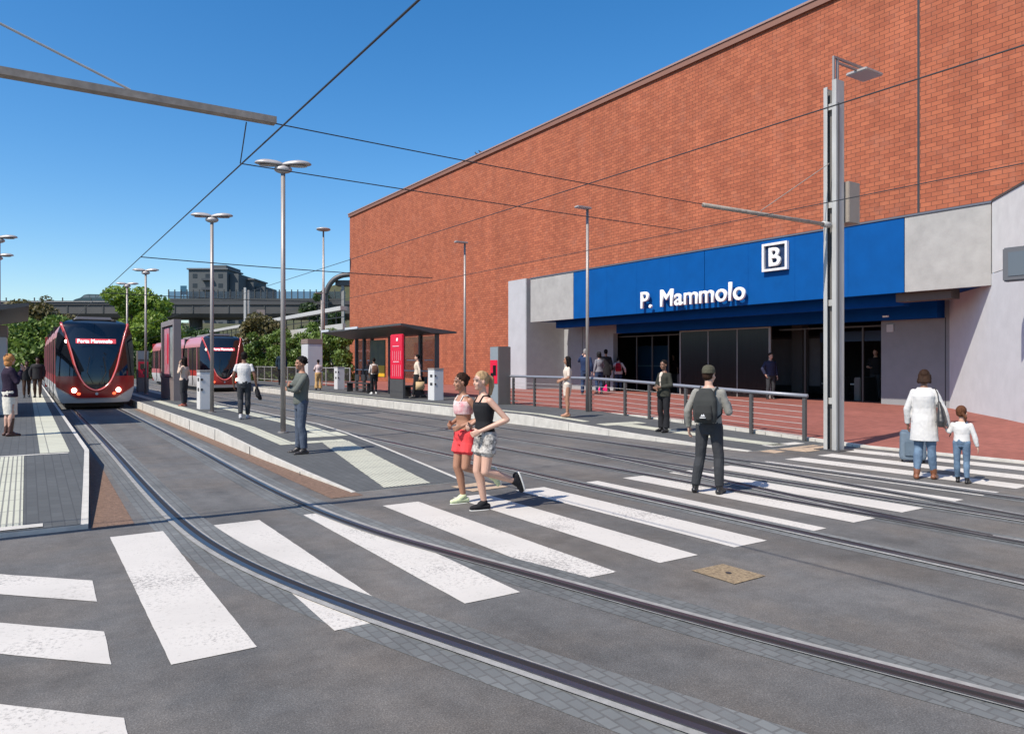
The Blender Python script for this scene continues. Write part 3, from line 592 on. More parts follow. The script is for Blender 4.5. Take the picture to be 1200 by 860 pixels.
# ------------------------------------------------------------------ platform furniture
def validator(x, y, z, label, sx=0.32, sy=0.52):
    t = thing('ticket_validator', label, 'ticket validator', (x, y, z), 0, 'white ticket boxes at the platform ends')
    obj('body', box(BM(), (-sx/2, -sy/2, 0), (sx/2, sy/2, 1.16), 0.01), KIOSKL, t)
    obj('top_cap', box(BM(), (-sx/2-0.01, -sy/2-0.01, 1.163), (sx/2+0.01, sy/2+0.01, 1.22), 0.006), mat('cap_grey', (0.28, 0.26, 0.24), 0.6), t)
    for zz in (0.93, 0.62):
        b = obj('button_panel', bx((-sx/2-0.012, -0.12, zz-0.05), (-sx/2-0.001, 0.06, zz+0.05)), DARK, t)
        obj('button_panel', bx((-sx/2+0.02, -sy/2-0.012, zz-0.035), (-sx/2+0.08, -sy/2-0.001, zz+0.035)), DARK, t)
    return t
v1 = validator(4.66, 24.4, 0.25, 'white ticket box on the island platform beside the woman on the phone', 0.40)
copy_tree(v1, (13.05, 25.0, 0.27), None, 'white ticket box at the near end of the glass shelter')
copy_tree(v1, (14.1, 38.2, 0.27), None, 'white ticket box at the far end of the glass shelter')
def machine(x, y, z, label, redx, h=1.98, sx=0.5, sy=0.54):
    t = thing('ticket_machine', label, 'ticket machine', (x, y, z), 0)
    obj('cabinet', box(BM(), (-sx/2, -sy/2, 0), (sx/2, sy/2, h), 0.012), KIOSK, t)
    if redx:
        obj('front_panel', bx((-sx/2-0.012, -sy/2+0.02, 0.02), (-sx/2-0.001, sy/2-0.02, h-0.02)), mat('machine_grey', (0.22, 0.25, 0.27), 0.4), t)
        p = obj('red_panel', bx((-sx/2-0.03, -sy/2+0.04, 0.72), (-sx/2-0.013, sy/2-0.05, 1.52)), RED, t)
        obj('screen', bx((-sx/2-0.045, -0.16, 1.0), (-sx/2-0.031, 0.02, 1.34)), BLACK, p); obj('coin_slot', bx((-sx/2-0.05, 0.0, 0.86), (-sx/2-0.031, 0.16, 1.08)), BLACK, p)
    else:
        obj('top_panel', bx((-sx/2+0.02, -sy/2-0.012, 1.62), (sx/2-0.02, -sy/2-0.001, h-0.03)), mat('machine_grey', (0.22, 0.25, 0.27), 0.4), t)
        p = obj('red_panel', bx((-sx/2+0.03, -sy/2-0.03, 0.72), (sx/2-0.03, -sy/2-0.002, 1.5)), RED, t)
        obj('screen', bx((-0.14, -sy/2-0.045, 1.14), (0.12, -sy/2-0.031, 1.40)), BLACK, p); obj('coin_slot', bx((-0.02, -sy/2-0.045, 0.88), (0.15, -sy/2-0.031, 1.02)), BLACK, p)
    return t
machine(13.62, 21.3, 0.27, 'grey ticket machine with red panel at the start of the railing', True)
machine(4.86, 40.9, 0.25, 'grey machine with red front panel standing between the two trams', False, 2.05)
kb = thing('information_board', 'wide dark framed poster board on the island behind the woman on the phone', 'information board', (4.78, 30.2, 0.25))
obj('frame', (lambda b: (box(b, (-0.13, 0, 0), (0.13, 0.25, 3.1)), box(b, (-0.13, 2.9, 0), (0.13, 3.15, 3.1)), box(b, (-0.13, 0.251, 2.9), (0.13, 2.899, 3.1)), box(b, (-0.129, 0.251, 0), (0.129, 2.899, 0.85)), b)[-1])(BM()), mat('board_grey', (0.20, 0.17, 0.165), 0.5), kb)
obj('back_panel', bx((-0.02, 0.251, 0.851), (0.02, 2.899, 2.899)), DARK, kb)
PM = mat('poster_pale', (0.35, 0.37, 0.37), 0.4, col2=(0.12, 0.16, 0.15), vscale=3)
obj('poster', bx((-0.06, 0.35, 0.9), (-0.03, 1.35, 2.85)), PM, kb)
pr = obj('poster', bx((-0.06, 1.55, 0.9), (-0.03, 2.75, 2.85)), mat('poster_magenta', (0.40, 0.06, 0.12), 0.4, col2=(0.5, 0.3, 0.33), vscale=4), kb)
obj('poster_title', bx((-0.068, 1.7, 1.4), (-0.061, 2.0, 2.6)), RED, pr)
def cabinet(x, y, z, h, sx, sy, label):
    t = thing('service_column', label, 'column', (x, y, z)); obj('body', box(BM(), (-sx/2, -sy/2, 0), (sx/2, sy/2, h-0.32), 0.015), mat('column_white', (0.50, 0.50, 0.50), 0.6, var=0.04), t)
    obj('cap', box(BM(), (-sx/2-0.02, -sy/2-0.02, h-0.318), (sx/2+0.02, sy/2+0.02, h), 0.015), mat('column_cap', (0.22, 0.16, 0.13), 0.6), t); return t
cabinet(14.9, 45.2, 0.27, 2.9, 0.92, 1.3, 'tall white service column with brown cap before the hedge')
cabinet(-0.9, 25.0, 0.27, 2.45, 0.9, 1.3, 'tall pale service column under the nearside shelter roof')
# shelter
def shelter(mir, ox, oy, label, full=True):
    s = mir
    t = thing('tram_shelter', label, 'shelter', (ox, oy, 0.27))
    L_ = 9.0 if full else 8.0
    prof = [(0, 2.98), (s*2.5, 2.70), (s*2.5, 2.63), (s*1.4, 2.62), (0.0, 2.90)]
    obj('roof', extr(BM(), prof, 'y', -0.1, L_+0.1), SHFR, t)
    for y in (0.25, 1.75, 3.5, 4.9, 7.0, 8.0, 9.0):
        if y > L_: continue
        obj('post', bx((s*1.75-0.05, y-0.07, 0), (s*1.75+0.09, y+0.07, 2.66)), SHFR, t)
    spans = [(0.33, 1.67), (1.83, 3.42), (7.08, 7.92), (8.08, 8.92)][:4 if full else 2]
    for a, b in spans:
        p = obj('glass_panel', bx((s*1.75+0.01, a, 0.75), (s*1.75+0.03, b, 2.55)), GLASS, t)
        obj('rail_bar', bx((s*1.75-0.03, a, 1.05), (s*1.75+0.0, b, 1.11)), GALV, t)
        obj('manifestation_strip', bx((s*1.75+0.002, a+0.25, 1.52), (s*1.75+0.009, b-0.35, 1.56)), mat('frosted', (0.6, 0.62, 0.62), 0.6), p)
        obj('lower_rail', bx((s*1.75-0.03, a, 0.2), (s*1.75+0.04, b, 0.26)), SHFR, t)
    for a, b in ((0.5, 1.9), (5.6, 8.5)) if full else ((0.5, 3.2), (4.6, 7.5)):
        be = obj('bench', bx((s*1.15-0.2, a, 0.43), (s*1.15+0.2, b, 0.48)), DARK, t)
        for yy in (a+0.15, b-0.2): obj('bench_leg', bx((s*1.15-0.15, yy, 0), (s*1.15+0.15, yy+0.05, 0.429)), DARK, be)
        for q in np.linspace(a+0.1, b-0.5, 4): obj('bench_backrest', bx((s*1.5-0.02, q, 0.55), (s*1.5+0.02, q+0.45, 0.85)), DARK, be)
    for y in (4.3, 8.0):
        if not full and y > 2: continue
        obj('roof_lamp_strip', bx((-s*0.05-0.02, y, 2.93), (-s*0.05+0.03, y+1.5 if y < 5 else y+1.05, 3.03)), mat('lamp_strip', (0.5, 0.52, 0.55), 0.4), t)
    if full:
        sg = obj('timetable_panel', box(BM(), (0.22, 0.25, 0.76), (0.32, 1.42, 2.58), 0.03), RED, t)
        obj('logo_mark', (lambda b: (tube(b, [(0.205, 0.72, 2.36), (0.218, 0.72, 2.36)], 0.075, 10), b)[-1])(BM()), WHITE, sg)
        for zz, w_ in ((2.08, 0.6), (1.45, 0.55)): obj('heading_bar', bx((0.208, 0.55, zz), (0.219, 0.55+w_, zz+0.035)), mat('pink_print', (0.75, 0.4, 0.45), 0.5), sg)
        for q in range(5):
            obj('timetable_column', bx((0.210, 0.38+q*0.19, 1.52), (0.219, 0.42+q*0.19, 1.9)), mat('pink_print2', (0.65, 0.22, 0.25), 0.5), sg)
            obj('timetable_column', bx((0.210, 0.38+q*0.19, 0.88), (0.219, 0.42+q*0.19, 1.34)), mat('pink_print2', (0.65, 0.22, 0.25), 0.5), sg)
        obj('panel_plinth', bx((0.23, 0.2, 0), (0.33, 1.47, 0.759)), SHFR, t)
        yp = obj('poster', bx((1.60, 5.1, 0.75), (1.64, 6.85, 2.5)), mat('poster_olive', (0.13, 0.12, 0.05), 0.5, col2=(0.05, 0.055, 0.035), vscale=2.5), t)
        obj('poster_band', bx((1.585, 5.12, 0.78), (1.599, 6.83, 1.3)), mat('poster_yellow', (0.72, 0.40, 0.02), 0.5), yp)
    return t
shelter(1, 12.25, 26.5, 'dark glass tram shelter with red timetable panel before the brick wall')
shelter(-1, 0.06, 22.9, 'dark shelter roof reaching in over the nearside platform', False)
# low fence near the hedge
lf = thing('metal_fence', 'low grey mesh fence along the back of the station platform', 'fence', (15.4, 40, 0.27))
for y in np.arange(0, 30, 2.0): obj('post', bx((-0.03, y-0.03, 0), (0.03, y+0.03, 1.15)), GALV, lf)
for z in (0.15, 1.1): obj('rail', bx((-0.02, 0.05, z), (0.02, 28, z+0.04)), GALV, lf)
bm = BM()
for y in np.arange(0.1, 28, 0.13): box(bm, (-0.006, y, 0.191), (0.006, y+0.03, 1.099))
obj('bars', bm, SHFR, lf)
#@@TRAM
# ------------------------------------------------------------------ trams
TR = mat('tram_red', (0.42, 0.022, 0.016), 0.22, spec=0.7, var=0.05); TW = mat('tram_silver', (0.56, 0.55, 0.54), 0.3, 0.1); TG = mat('tram_glass', (0.010, 0.013, 0.018), 0.06, spec=0.8)
TP = mat('tram_pink', (0.50, 0.17, 0.18), 0.25); TT = mat('tram_trim_glint', (0.50, 0.13, 0.13), 0.2, 0.0, spec=0.8, emit=(0.9, 0.25, 0.25), estr=0.25)  # the trim's glow stands in for a sun highlight, no lamp
TSG = mat('tram_side_glass', (0.16, 0.10, 0.13), 0.12, 0.7, spec=0.8); RUB = mat('rubber_black', (0.012, 0.012, 0.012), 0.7)
HL = mat('headlight_lit', (1, 0.95, 0.8), 0.3, emit=(1.0, 0.86, 0.62), estr=7); FL = mat('fog_lit', (0.8, 0.1, 0.05), 0.3, emit=(1.0, 0.14, 0.05), estr=1.6)
def pl(tab, v):
    tab = sorted(tab)
    if v <= tab[0][0]: return tab[0][1]
    for a, b in zip(tab, tab[1:]):
        if v <= b[0]: t = (v-a[0])/(b[0]-a[0]); return a[1]*(1-t)+b[1]*t
    return tab[-1][1]
WZ = [(0.25, 1.08), (0.45, 1.17), (0.8, 1.25), (2.3, 1.25), (2.75, 1.20), (3.0, 1.12), (3.15, 1.02), (3.24, 0.90), (3.29, 0.70)]
UZ = [(0.70, 0.0), (0.74, 0.16), (0.85, 0.32), (1.03, 0.46), (1.3, 0.58), (1.6, 0.68), (2.0, 0.77), (2.4, 0.87), (2.8, 0.98), (3.05, 1.06), (3.15, 1.07)]
UX = [(b, a) for a, b in UZ[:-1]]
def yf(x, z): return 0.42*abs(x/1.25)**2.6 + 0.55*max(0, (z-0.9)/2.4)**1.8 + 0.35*max(0, (3.0-3.0*1)) + (0.25*max(0, (0.6-z)/0.35)**2*0.4) + 0.9*max(0, (z-3.0)/0.29)**3*0.6
def rows(fa, fb, z0, z1, nz=22, nx=10, off=0.0):
    bm = BM(); prev = None
    for z in np.linspace(z0, z1, nz):
        xa, xb = fa(z), fb(z); cur = [bm.verts.new((xa+(xb-xa)*k/nx, yf(xa+(xb-xa)*k/nx, z)-off, z)) for k in range(nx+1)]
        if prev:
            for k in range(nx): bm.faces.new((prev[k], prev[k+1], cur[k+1], cur[k]))
        prev = cur
    bmesh.ops.remove_doubles(bm, verts=bm.verts, dist=1e-5); return bm
def cols(fz0, fz1, x0, x1, nx=30, nz=5, off=0.0):
    bm = BM(); prev = None
    for x in np.linspace(x0, x1, nx):
        a, b = fz0(x), fz1(x); cur = [bm.verts.new((x, yf(x, a+(b-a)*k/nz)-off, a+(b-a)*k/nz)) for k in range(nz+1)]
        if prev:
            for k in range(nz): bm.faces.new((prev[k], prev[k+1], cur[k+1], cur[k]))
        prev = cur
    return bm
def tram(label, x, y, L_, dest):
    t = thing('tram', label, 'tram', (x, y, 0.0))
    W = lambda z: pl(WZ, z); U = lambda z: pl(UZ, z)
    zs = [0.25, 0.35, 0.45, 0.6, 0.8, 0.95, 1.25, 1.7, 2.3, 2.6, 2.75, 2.88, 3.0, 3.08, 3.15, 3.2, 3.24, 3.27, 3.29]
    # inner shell closing nose + sides (dark)
    zr_ = lambda x: 0.40 if abs(x) < 0.6 else 0.40+0.42*((abs(x)-0.6)/0.65)**1.1
    half = lambda z: W(z)
    front = obj('lower_nose', cols(lambda x: pl([(0, 0.25), (1.08, 0.25), (1.17, 0.45), (1.25, 0.79)], abs(x)), zr_, -1.25, 1.25, 50, 5), TW, t, True)
    obj('nose_trim', cols(lambda x: zr_(x)-0.015, lambda x: zr_(x)+0.03, -1.25, 1.25, 50, 1, 0.012), mat('trim_silver', (0.6, 0.5, 0.48), 0.2, 0.5), t, True)
    obj('nose_panel', cols(zr_, lambda x: min(1.22, pl(UX, abs(x))), -1.25, 1.25, 60, 6), TR, t, True)
    obj('windscreen', rows(lambda z: -U(z), U, 0.70, 3.15, 40, 16), TG, t, True)
    for s in (-1, 1):
        obj('front_side_window', rows(lambda z: s*U(z), lambda z: s*W(z), 1.22, 3.15, 24, 6), TG, t, True)
    obj('nose_top', rows(lambda z: -W(z), W, 3.15, 3.29, 6, 16), mat('tram_top_dark', (0.02, 0.03, 0.045), 0.3), t, True)
    pts = [(s*u, z) for s in (1,) for z, u in UZ[::-1]] + [(-u, z) for z, u in UZ[1:]]
    cr = smoothpath(catmull(pts, 6), 4)
    bm = tube(BM(), [Vector((p.x, yf(p.x, p.y)-0.012, p.y)) for p in cr], 0.048, 8); obj('red_trim', bm, TR, t, True)
    bm = tube(BM(), [Vector((p.x*0.985, yf(p.x, p.y)-0.05, p.y+0.008)) for p in cr], 0.021, 8); obj('glint_trim', bm, TT, t, True)  # pale glowing line laid over the red trim as its sun highlight
    for s in (-1, 1):
        bm = BM(); bmesh.ops.create_uvsphere(bm, u_segments=14, v_segments=8, radius=1, matrix=Matrix.Translation((s*0.70, yf(0.7, 0.72)-0.02, 0.71)) @ Matrix.Diagonal((0.085, 0.04, 0.085, 1))); h = obj('headlight', bm, HL, t, True)
        bm = BM(); bmesh.ops.create_uvsphere(bm, u_segments=12, v_segments=8, radius=1, matrix=Matrix.Translation((s*0.56, yf(0.56, 0.58)-0.015, 0.585)) @ Matrix.Diagonal((0.06, 0.03, 0.05, 1))); obj('fog_light', bm, FL, t, True)
    bm = BM(); bmesh.ops.create_uvsphere(bm, u_segments=12, v_segments=8, radius=1, matrix=Matrix.Translation((-0.93, yf(-0.93, 2.47)-0.03, 2.47)) @ Matrix.Diagonal((0.05, 0.03, 0.06, 1))); obj('marker_light', bm, HL, t, True)
    pnl = obj('destination_display', cols(lambda x: 2.40, lambda x: 2.57, -0.64, 0.64, 10, 2, 0.02), mat('display_red', (0.4, 0.03, 0.04), 0.4, emit=(0.6, 0.08, 0.1), estr=0.7), t)
    text('display_text', dest, 0.185, mat('display_glow', (1, .8, .8), 0.5, emit=(1, 0.75, 0.75), estr=1.6), pnl, facing_minus_y(-0.60, yf(0, 2.42)-0.045, 2.42), 0.002, 0.003, 0.92)
    obj('dashboard', bx((-0.6, yf(0, 1.5)+0.3, 1.2), (0.6, yf(0, 1.5)+0.6, 1.45)), DARK, t)
    for s in (-1, 1): obj('wiper', tube(BM(), [Vector((s*0.12, yf(.12, .95)-.03, .95)), Vector((s*0.30, yf(.3, 1.35)-.035, 1.35)), Vector((s*0.22, yf(.22, 1.9)-.035, 1.9))], .014, 6), RUB, t)
    # emblem
    obj('emblem', tube(BM(), [(0, yf(0, 0.58)-0.012, 0.58), (0, yf(0, 0.58)+0.0, 0.58)], 0.05, 10), TW, t)
    # bumper shadow underside
    # side skins in modules
    mods = []; y0 = 0.0; first = 5.6; yb = first
    bounds = [(0, first)]; 
    while yb < L_-1: bounds.append((yb+0.45, min(yb+4.9, L_))); yb += 4.9
    for i, (a, b) in enumerate(bounds):
        for s in (-1, 1):
            def band(nm, za, zb, m, off=0.0, ya=None, yb_=None):
                bm = BM(); prev = None
                zz = [za]+[z for z in zs if za < z < zb]+[zb]
                for z in zz:
                    st_ = yf(W(z), z) if i == 0 else a
                    if ya is not None: st_ = ya if i or ya > st_ else st_
                    cur = (bm.verts.new((s*(W(z)+off), st_, z)), bm.verts.new((s*(W(z)+off), b if yb_ is None else yb_, z)))
                    if prev: bm.faces.new((prev[0], prev[1], cur[1], cur[0]))
                    prev = cur
                return obj(nm, bm, m, t, True)
            band('side_skirt', 0.25, 0.92, TW); band('side_band', 0.92, 1.25, TR if i == 0 else TP); band('side_window_band', 1.25, 2.62, TSG); band('roof_edge', 2.62, 3.29, TP)
            n = 3 if i else 3; y_s = (1.4 if i == 0 else a+0.25); ln = (b-y_s)/n
            for q in range(n):
                ya = y_s+q*ln
                obj('window_pillar', bx((s*(1.253) if s > 0 else -1.275, ya-0.09, 0.35 if q % 2 else 0.95), (1.275 if s > 0 else -1.253, ya+0.03, 2.6)), RUB if q % 2 else TP, t)
        for q in range(1 if i else 0):
            obj('bellows', bx((-1.16, a-0.45, 0.35), (1.16, a, 3.2)), RUB, t)
        bm = BM(); ya = 0.9 if i == 0 else a
        vs = [bm.verts.new(p) for p in ((-0.71, ya, 3.285), (0.71, ya, 3.285), (0.71, b, 3.285), (-0.71, b, 3.285))]; bm.faces.new(vs)
        obj('roof', bm, mat('tram_roof', (0.18, 0.16, 0.16), 0.5), t)
        obj('roof_equipment', box(BM(), (-0.6, a+1.3, 3.29), (0.6, b-0.4, 3.42), 0.04), mat('roof_grey', (0.25, 0.23, 0.23), 0.5), t)
    obj('rear_wall', bx((-1.2, L_-0.05, 0.3), (1.2, L_, 3.2)), TR, t)
    obj('bogie', bx((-0.95, 0.75, 0.06), (0.95, L_-0.3, 0.45)), RUB, t)
    for yy in (1.6, 3.4, 9, 11, L_-2.5):
        for s in (-1, 1): obj('wheel', tube(BM(), [(s*0.70-0.05, yy, 0.30), (s*0.70+0.05, yy, 0.30)], 0.29, 18), DARK, t)
    for o in kids(t):
        o.modifiers.clear()
    return t
tram('red and silver tram with lit headlights arriving on the near track', 2.125, 30.4, 20.5, 'Porta Mammolo')
tram('second red and silver tram waiting behind the island platform', 9.62, 44.8, 20.0, 'Porta Mammolo')
#@@BACKGROUND
# ------------------------------------------------------------------ background
FV = Vector((SS, CC, 0)); RV = Vector((CC, -SS, 0))
vd = 150.0; px1 = lambda px: (px-600)/FF*vd
via = thing('road_viaduct', 'long dark concrete road viaduct crossing behind the tram stop', 'viaduct', FV*vd, -YAW)
VC = mat('viaduct_concrete', (0.075, 0.075, 0.073), 0.9, var=0.15, vscale=0.15); VCD = mat('viaduct_dark', (0.055, 0.06, 0.06), 0.9)
zt = ZD(352, vd)
# local x = camera right, y = forward
obj('girder', extr(BM(), [(0, zt-0.9), (0, zt-2.7), (0.8, zt-3.4), (11.2, zt-3.4), (12, zt-2.7), (12, zt-0.9)], 'x', px1(-120), px1(440)), VC, via)
obj('parapet', bx((px1(-120), -0.25, zt-0.898), (px1(440), 0.0, zt-0.1)), mat('parapet_dark', (0.06, 0.062, 0.065), 0.85), via)
obj('deck', bx((px1(-120), 0.01, zt-0.898), (px1(440), 12, zt-0.8)), ASPH, via)
for px in (-60, 30, 130, 215, 300, 385): obj('pier', tube(BM(), [(px1(px), 6, 0), (px1(px), 6, zt-3.41)], 1.3, 12), VCD, via)
for px in np.arange(8, 175, 33): obj('lamp_bollard', bx((px1(px)-0.08, -0.26, zt-0.1), (px1(px)+0.08, -0.1, zt+0.55)), VCD, via)
bf = thing('noise_barrier', 'glazed noise barrier with thin posts on top of the viaduct', 'barrier', FV*vd+Vector((0, 0, zt-0.098)), -YAW)
for px in np.arange(198, 405, 7.2): obj('post', bx((px1(px)-0.09, -0.22, 0), (px1(px)+0.09, -0.05, 2.3)), VCD, bf)
obj('glazing', bx((px1(198), -0.15, 0.3), (px1(405), -0.12, 1.9)), glassmat('barrier_glass', (0.6, 0.7, 0.8), 0.7), bf)
obj('bottom_rail', bx((px1(198), -0.28, 0.0), (px1(405), -0.23, 0.45)), VCD, bf)
sg = thing('road_sign', 'blue road sign panel standing on the viaduct', 'sign', FV*(vd+2)+RV*((215-600)/FF*(vd+2))+Vector((0, 0, zt-0.8)), -YAW)
obj('panel', bx((-0.65, 0, 2.2), (0.65, 0.08, 4.0)), mat('sign_blue', (0.02, 0.10, 0.16), 0.5), sg); obj('post', bx((-0.06, 0.081, 0), (0.06, 0.2, 4.0)), VCD, sg)
obj('guard_rail', bx((px1(-120), -0.45, zt-0.35), (px1(196), -0.28, zt-0.25)), GALV, via)
for px in np.arange(-110, 440, 21): obj('girder_rib', bx((px1(px)-0.12, -0.12, zt-2.6), (px1(px)+0.12, -0.002, zt-0.95)), VCD, via)
# van on the viaduct
vn = thing('van', 'dark teal van driving along the viaduct', 'van', FV*(vd+1.8)+RV*((104-600)/FF*(vd+1.8))+Vector((0, 0, zt-0.8)), -YAW)
VB = mat('van_teal', (0.03, 0.06, 0.07), 0.3); prof = [(-3.2, 0.5), (-3.25, 1.0), (-2.7, 1.25), (-1.7, 1.45), (-1.0, 2.1), (-0.2, 2.25), (2.9, 2.2), (3.15, 1.3), (3.2, 0.5)]
bm = BM(); A = [bm.verts.new((x, 0, z)) for x, z in prof]; B = [bm.verts.new((x, 2.0, z)) for x, z in prof]; bm.faces.new(A); bm.faces.new(B[::-1])
for i in range(len(prof)): bm.faces.new((A[i], B[i], B[(i+1) % 9], A[(i+1) % 9]))
bmesh.ops.bevel(bm, geom=list(bm.edges), offset=0.06, segments=2, affect='EDGES'); obj('body', bm, VB, vn)
VG = mat('van_glass', (0.10, 0.13, 0.15), 0.1)
for a, b in ((-0.85, 0.15), (0.3, 1.4), (1.55, 2.75)):
    bm = BM(); top = 2.05; bm.faces.new([bm.verts.new(p) for p in ((a-(0.5 if a < -0.5 else 0), -0.01, 1.5), (b, -0.01, 1.5), (b, -0.01, top), (a, -0.01, top))]); obj('window', bm, VG, vn)
for xw in (-2.2, 2.1):
    wl = obj('wheel', tube(BM(), [(xw, -0.02, 0.36), (xw, 0.25, 0.36)], 0.36, 18), RUB, vn); obj('hubcap', tube(BM(), [(xw, -0.03, 0.36), (xw, -0.021, 0.36)], 0.2, 14), GALV, wl)
# apartment blocks beyond
def block(label, bd, parts, m):
    c0 = (parts[0][0]+parts[0][1])/2; t = thing('apartment_block', label, 'apartment block', D(c0, bd), -YAW)
    k = bd/FF
    for (xa, xb, yt, dy, nm) in parts:
        x0, x1 = (xa-c0)*k, (xb-c0)*k; z = ZD(yt, bd)
        wl = obj(nm, bx((x0, dy, 0), (x1, dy+14, z)), m, t)
        if nm == 'wall':
            obj('roof_slab', bx((x0-0.5, dy-0.5, z+0.01), (x1+0.5, dy+14.5, z+0.5)), mat('slab_grey', (0.13, 0.14, 0.15), 0.8), t)
            nfl = max(1, int((z-12)/3.4))
            for fl in range(nfl+1):
                zz = z-3.0-3.4*fl
                if zz < 14: break
                nwin = max(1, int((x1-x0)/4.2))
                for q in range(nwin):
                    xx = x0+(q+0.5)*(x1-x0)/nwin
                    w_ = obj('window', bx((xx-0.8, dy-0.06, zz), (xx+0.8, dy-0.002, zz+1.5)), mat('window_dark', (0.02, 0.025, 0.03), 0.3), t)
                    if nwin > 2 and q == nwin//2:
                        obj('balcony', bx((xx-1.8, dy-1.2, zz-0.9), (xx+1.8, dy-0.062, zz-0.1)), mat('balcony_dark', (0.05, 0.06, 0.07), 0.8), t)
    return t
AB = mat('block_grey', (0.085, 0.095, 0.10), 0.9, var=0.08, vscale=0.2); AB2 = mat('block_brown', (0.06, 0.05, 0.05), 0.9)
block('grey apartment block with roof hut rising above the viaduct', 260, [(221, 266, 316, 0, 'wall'), (245, 260, 309, 4, 'roof_hut'), (266.5, 277, 320, 2, 'stair_tower')], AB)
block('stepped lower apartment block just right of the taller grey one', 270, [(276, 297, 328, 0, 'wall'), (297.5, 308, 335, 2, 'side_wing')], AB)
# embankment / hills
def hill(name, pts, m, depth, thick):
    bm = BM(); n = len(pts)
    base = [D(px, depth, 0) for px, py in pts]; top = [D(px, depth+thick*0.3, ZD(py, depth+thick*0.3)) for px, py in pts]; back = [D(px, depth+thick, 0) for px, py in pts]
    vb = [bm.verts.new(p) for p in base]; vt = [bm.verts.new(p) for p in top]; vk = [bm.verts.new(p) for p in back]
    for i in range(n-1): bm.faces.new((vb[i], vb[i+1], vt[i+1], vt[i])); bm.faces.new((vt[i], vt[i+1], vk[i+1], vk[i]))
    return struct(name, bm, m)
HG = mat('scrub_hill', (0.035, 0.05, 0.02), 0.95, col2=(0.09, 0.08, 0.045), vscale=0.12, bump=1, bscale=1)
hill('embankment', [(-400, 400), (-150, 372), (-20, 366), (60, 364), (125, 366), (200, 378), (300, 380), (360, 372), (420, 368), (480, 360)], HG, 165, 60)
hill('hillside', [(340, 425), (362, 352), (380, 338), (395, 333), (420, 331), (520, 330)], HG, 185, 60)
hill('far_hill', [(-900, 418), (-300, 410), (0, 408), (300, 406), (700, 410), (1500, 418)], mat('far_hill', (0.06, 0.075, 0.05), 0.95, var=0.2, vscale=0.02), 500, 200)
# arch bridge piece behind corner
ar = thing('footbridge_arch', 'dark arched footbridge end seen beside the brick corner', 'bridge', D(415, 120), -YAW)
k = 120/FF; pts = [Vector(((px-415)*k, 0, ZD(py, 120))) for px, py in ((381, 395), (381, 352), (384, 338), (390, 329), (398, 324), (408, 322), (430, 321))]
obj('arch', tube(BM(), [Vector((p.x, 0, p.y)) for p in catmull([(p.x, p.z) for p in pts], 6)], 0.42, 8), SHFR, ar, True)
obj('deck', bx(((392-415)*k, 0.5, ZD(334, 120)), ((440-415)*k, 3, ZD(328, 120))), SHFR, ar); obj('post', bx(((399-415)*k, 0.6, 0), ((402-415)*k, 1.2, ZD(334, 120)-0.01)), CONC2, ar)
# ramp wall
rw = thing('ramp_wall', 'grey panelled ramp wall with pale coping descending beside the brick hall', 'ramp', (23.0, 61, 0))
bm = BM(); Y0, Y1 = 0, 130; z0, z1 = 6.6, 6.4
obj('panel_wall', extr(BM(), [(0.1, 0), (0.1, z0-1.5), (100, z0-1.7), (100, 0)], 'x', -0.15, 0.15), mat('panel_grey', (0.40, 0.40, 0.38), 0.8, var=0.1, vscale=1), rw)
for y in np.arange(2.5, 100, 2.5): obj('panel_joint', bx((-0.165, y, 0), (-0.151, y+0.10, z0-1.8)), DARK, rw)
obj('coping', extr(BM(), [(0.1, z0-0.35), (0.1, z0), (130, z1), (130, z1-0.35)], 'x', -0.35, 0.3), mat('coping_pale', (0.42, 0.42, 0.41), 0.7), rw)
for y in np.arange(2, 120, 2.5): obj('railing_post', bx((-0.04, y, z0-1.6), (0.04, y+0.08, z0-0.45)), DARK, rw)
obj('railing_bar', bx((-0.03, 0.1, z0-0.95), (0.03, 118, z0-0.88)), DARK, rw)
# low roofs behind left trees
sh = thing('low_shed', 'low pale roofed shed beneath the viaduct behind the first tram', 'shed', D(90, 120), -YAW)
k = 120/FF; obj('wall', bx((-30*k, 0, 0), (30*k, 6, ZD(382, 120))), CONC2, sh); obj('roof', extr(BM(), [(-0.3, ZD(382, 120)+0.01), (3, ZD(374, 120)), (6.3, ZD(382, 120)+0.01)], 'x', -32*k, 32*k), mat('shed_roof', (0.24, 0.21, 0.18), 0.8, var=0.2), sh)
gt = thing('signal_gantry', 'grey lattice gantry post with a small sign near the second tram', 'gantry', D(289, 88), -YAW)
k = 88/FF; obj('post', bx((-0.35, 0, 0), (-0.1, 0.25, ZD(337, 88))), GALV, gt); obj('post', bx((0.1, 0, 0), (0.3, 0.25, ZD(340, 88))), POLE, gt); obj('cross_bar', bx((-0.09, 0.05, 3.6), (0.09, 0.15, 3.75)), GALV, gt)
obj('sign', bx((1.2, 0, 5.0), (2.2, 0.1, ZD(363, 88))), mat('sign_back', (0.16, 0.13, 0.12), 0.7), gt); obj('sign_post', bx((1.65, 0.11, 0), (1.75, 0.2, 6.5)), SHFR, gt)
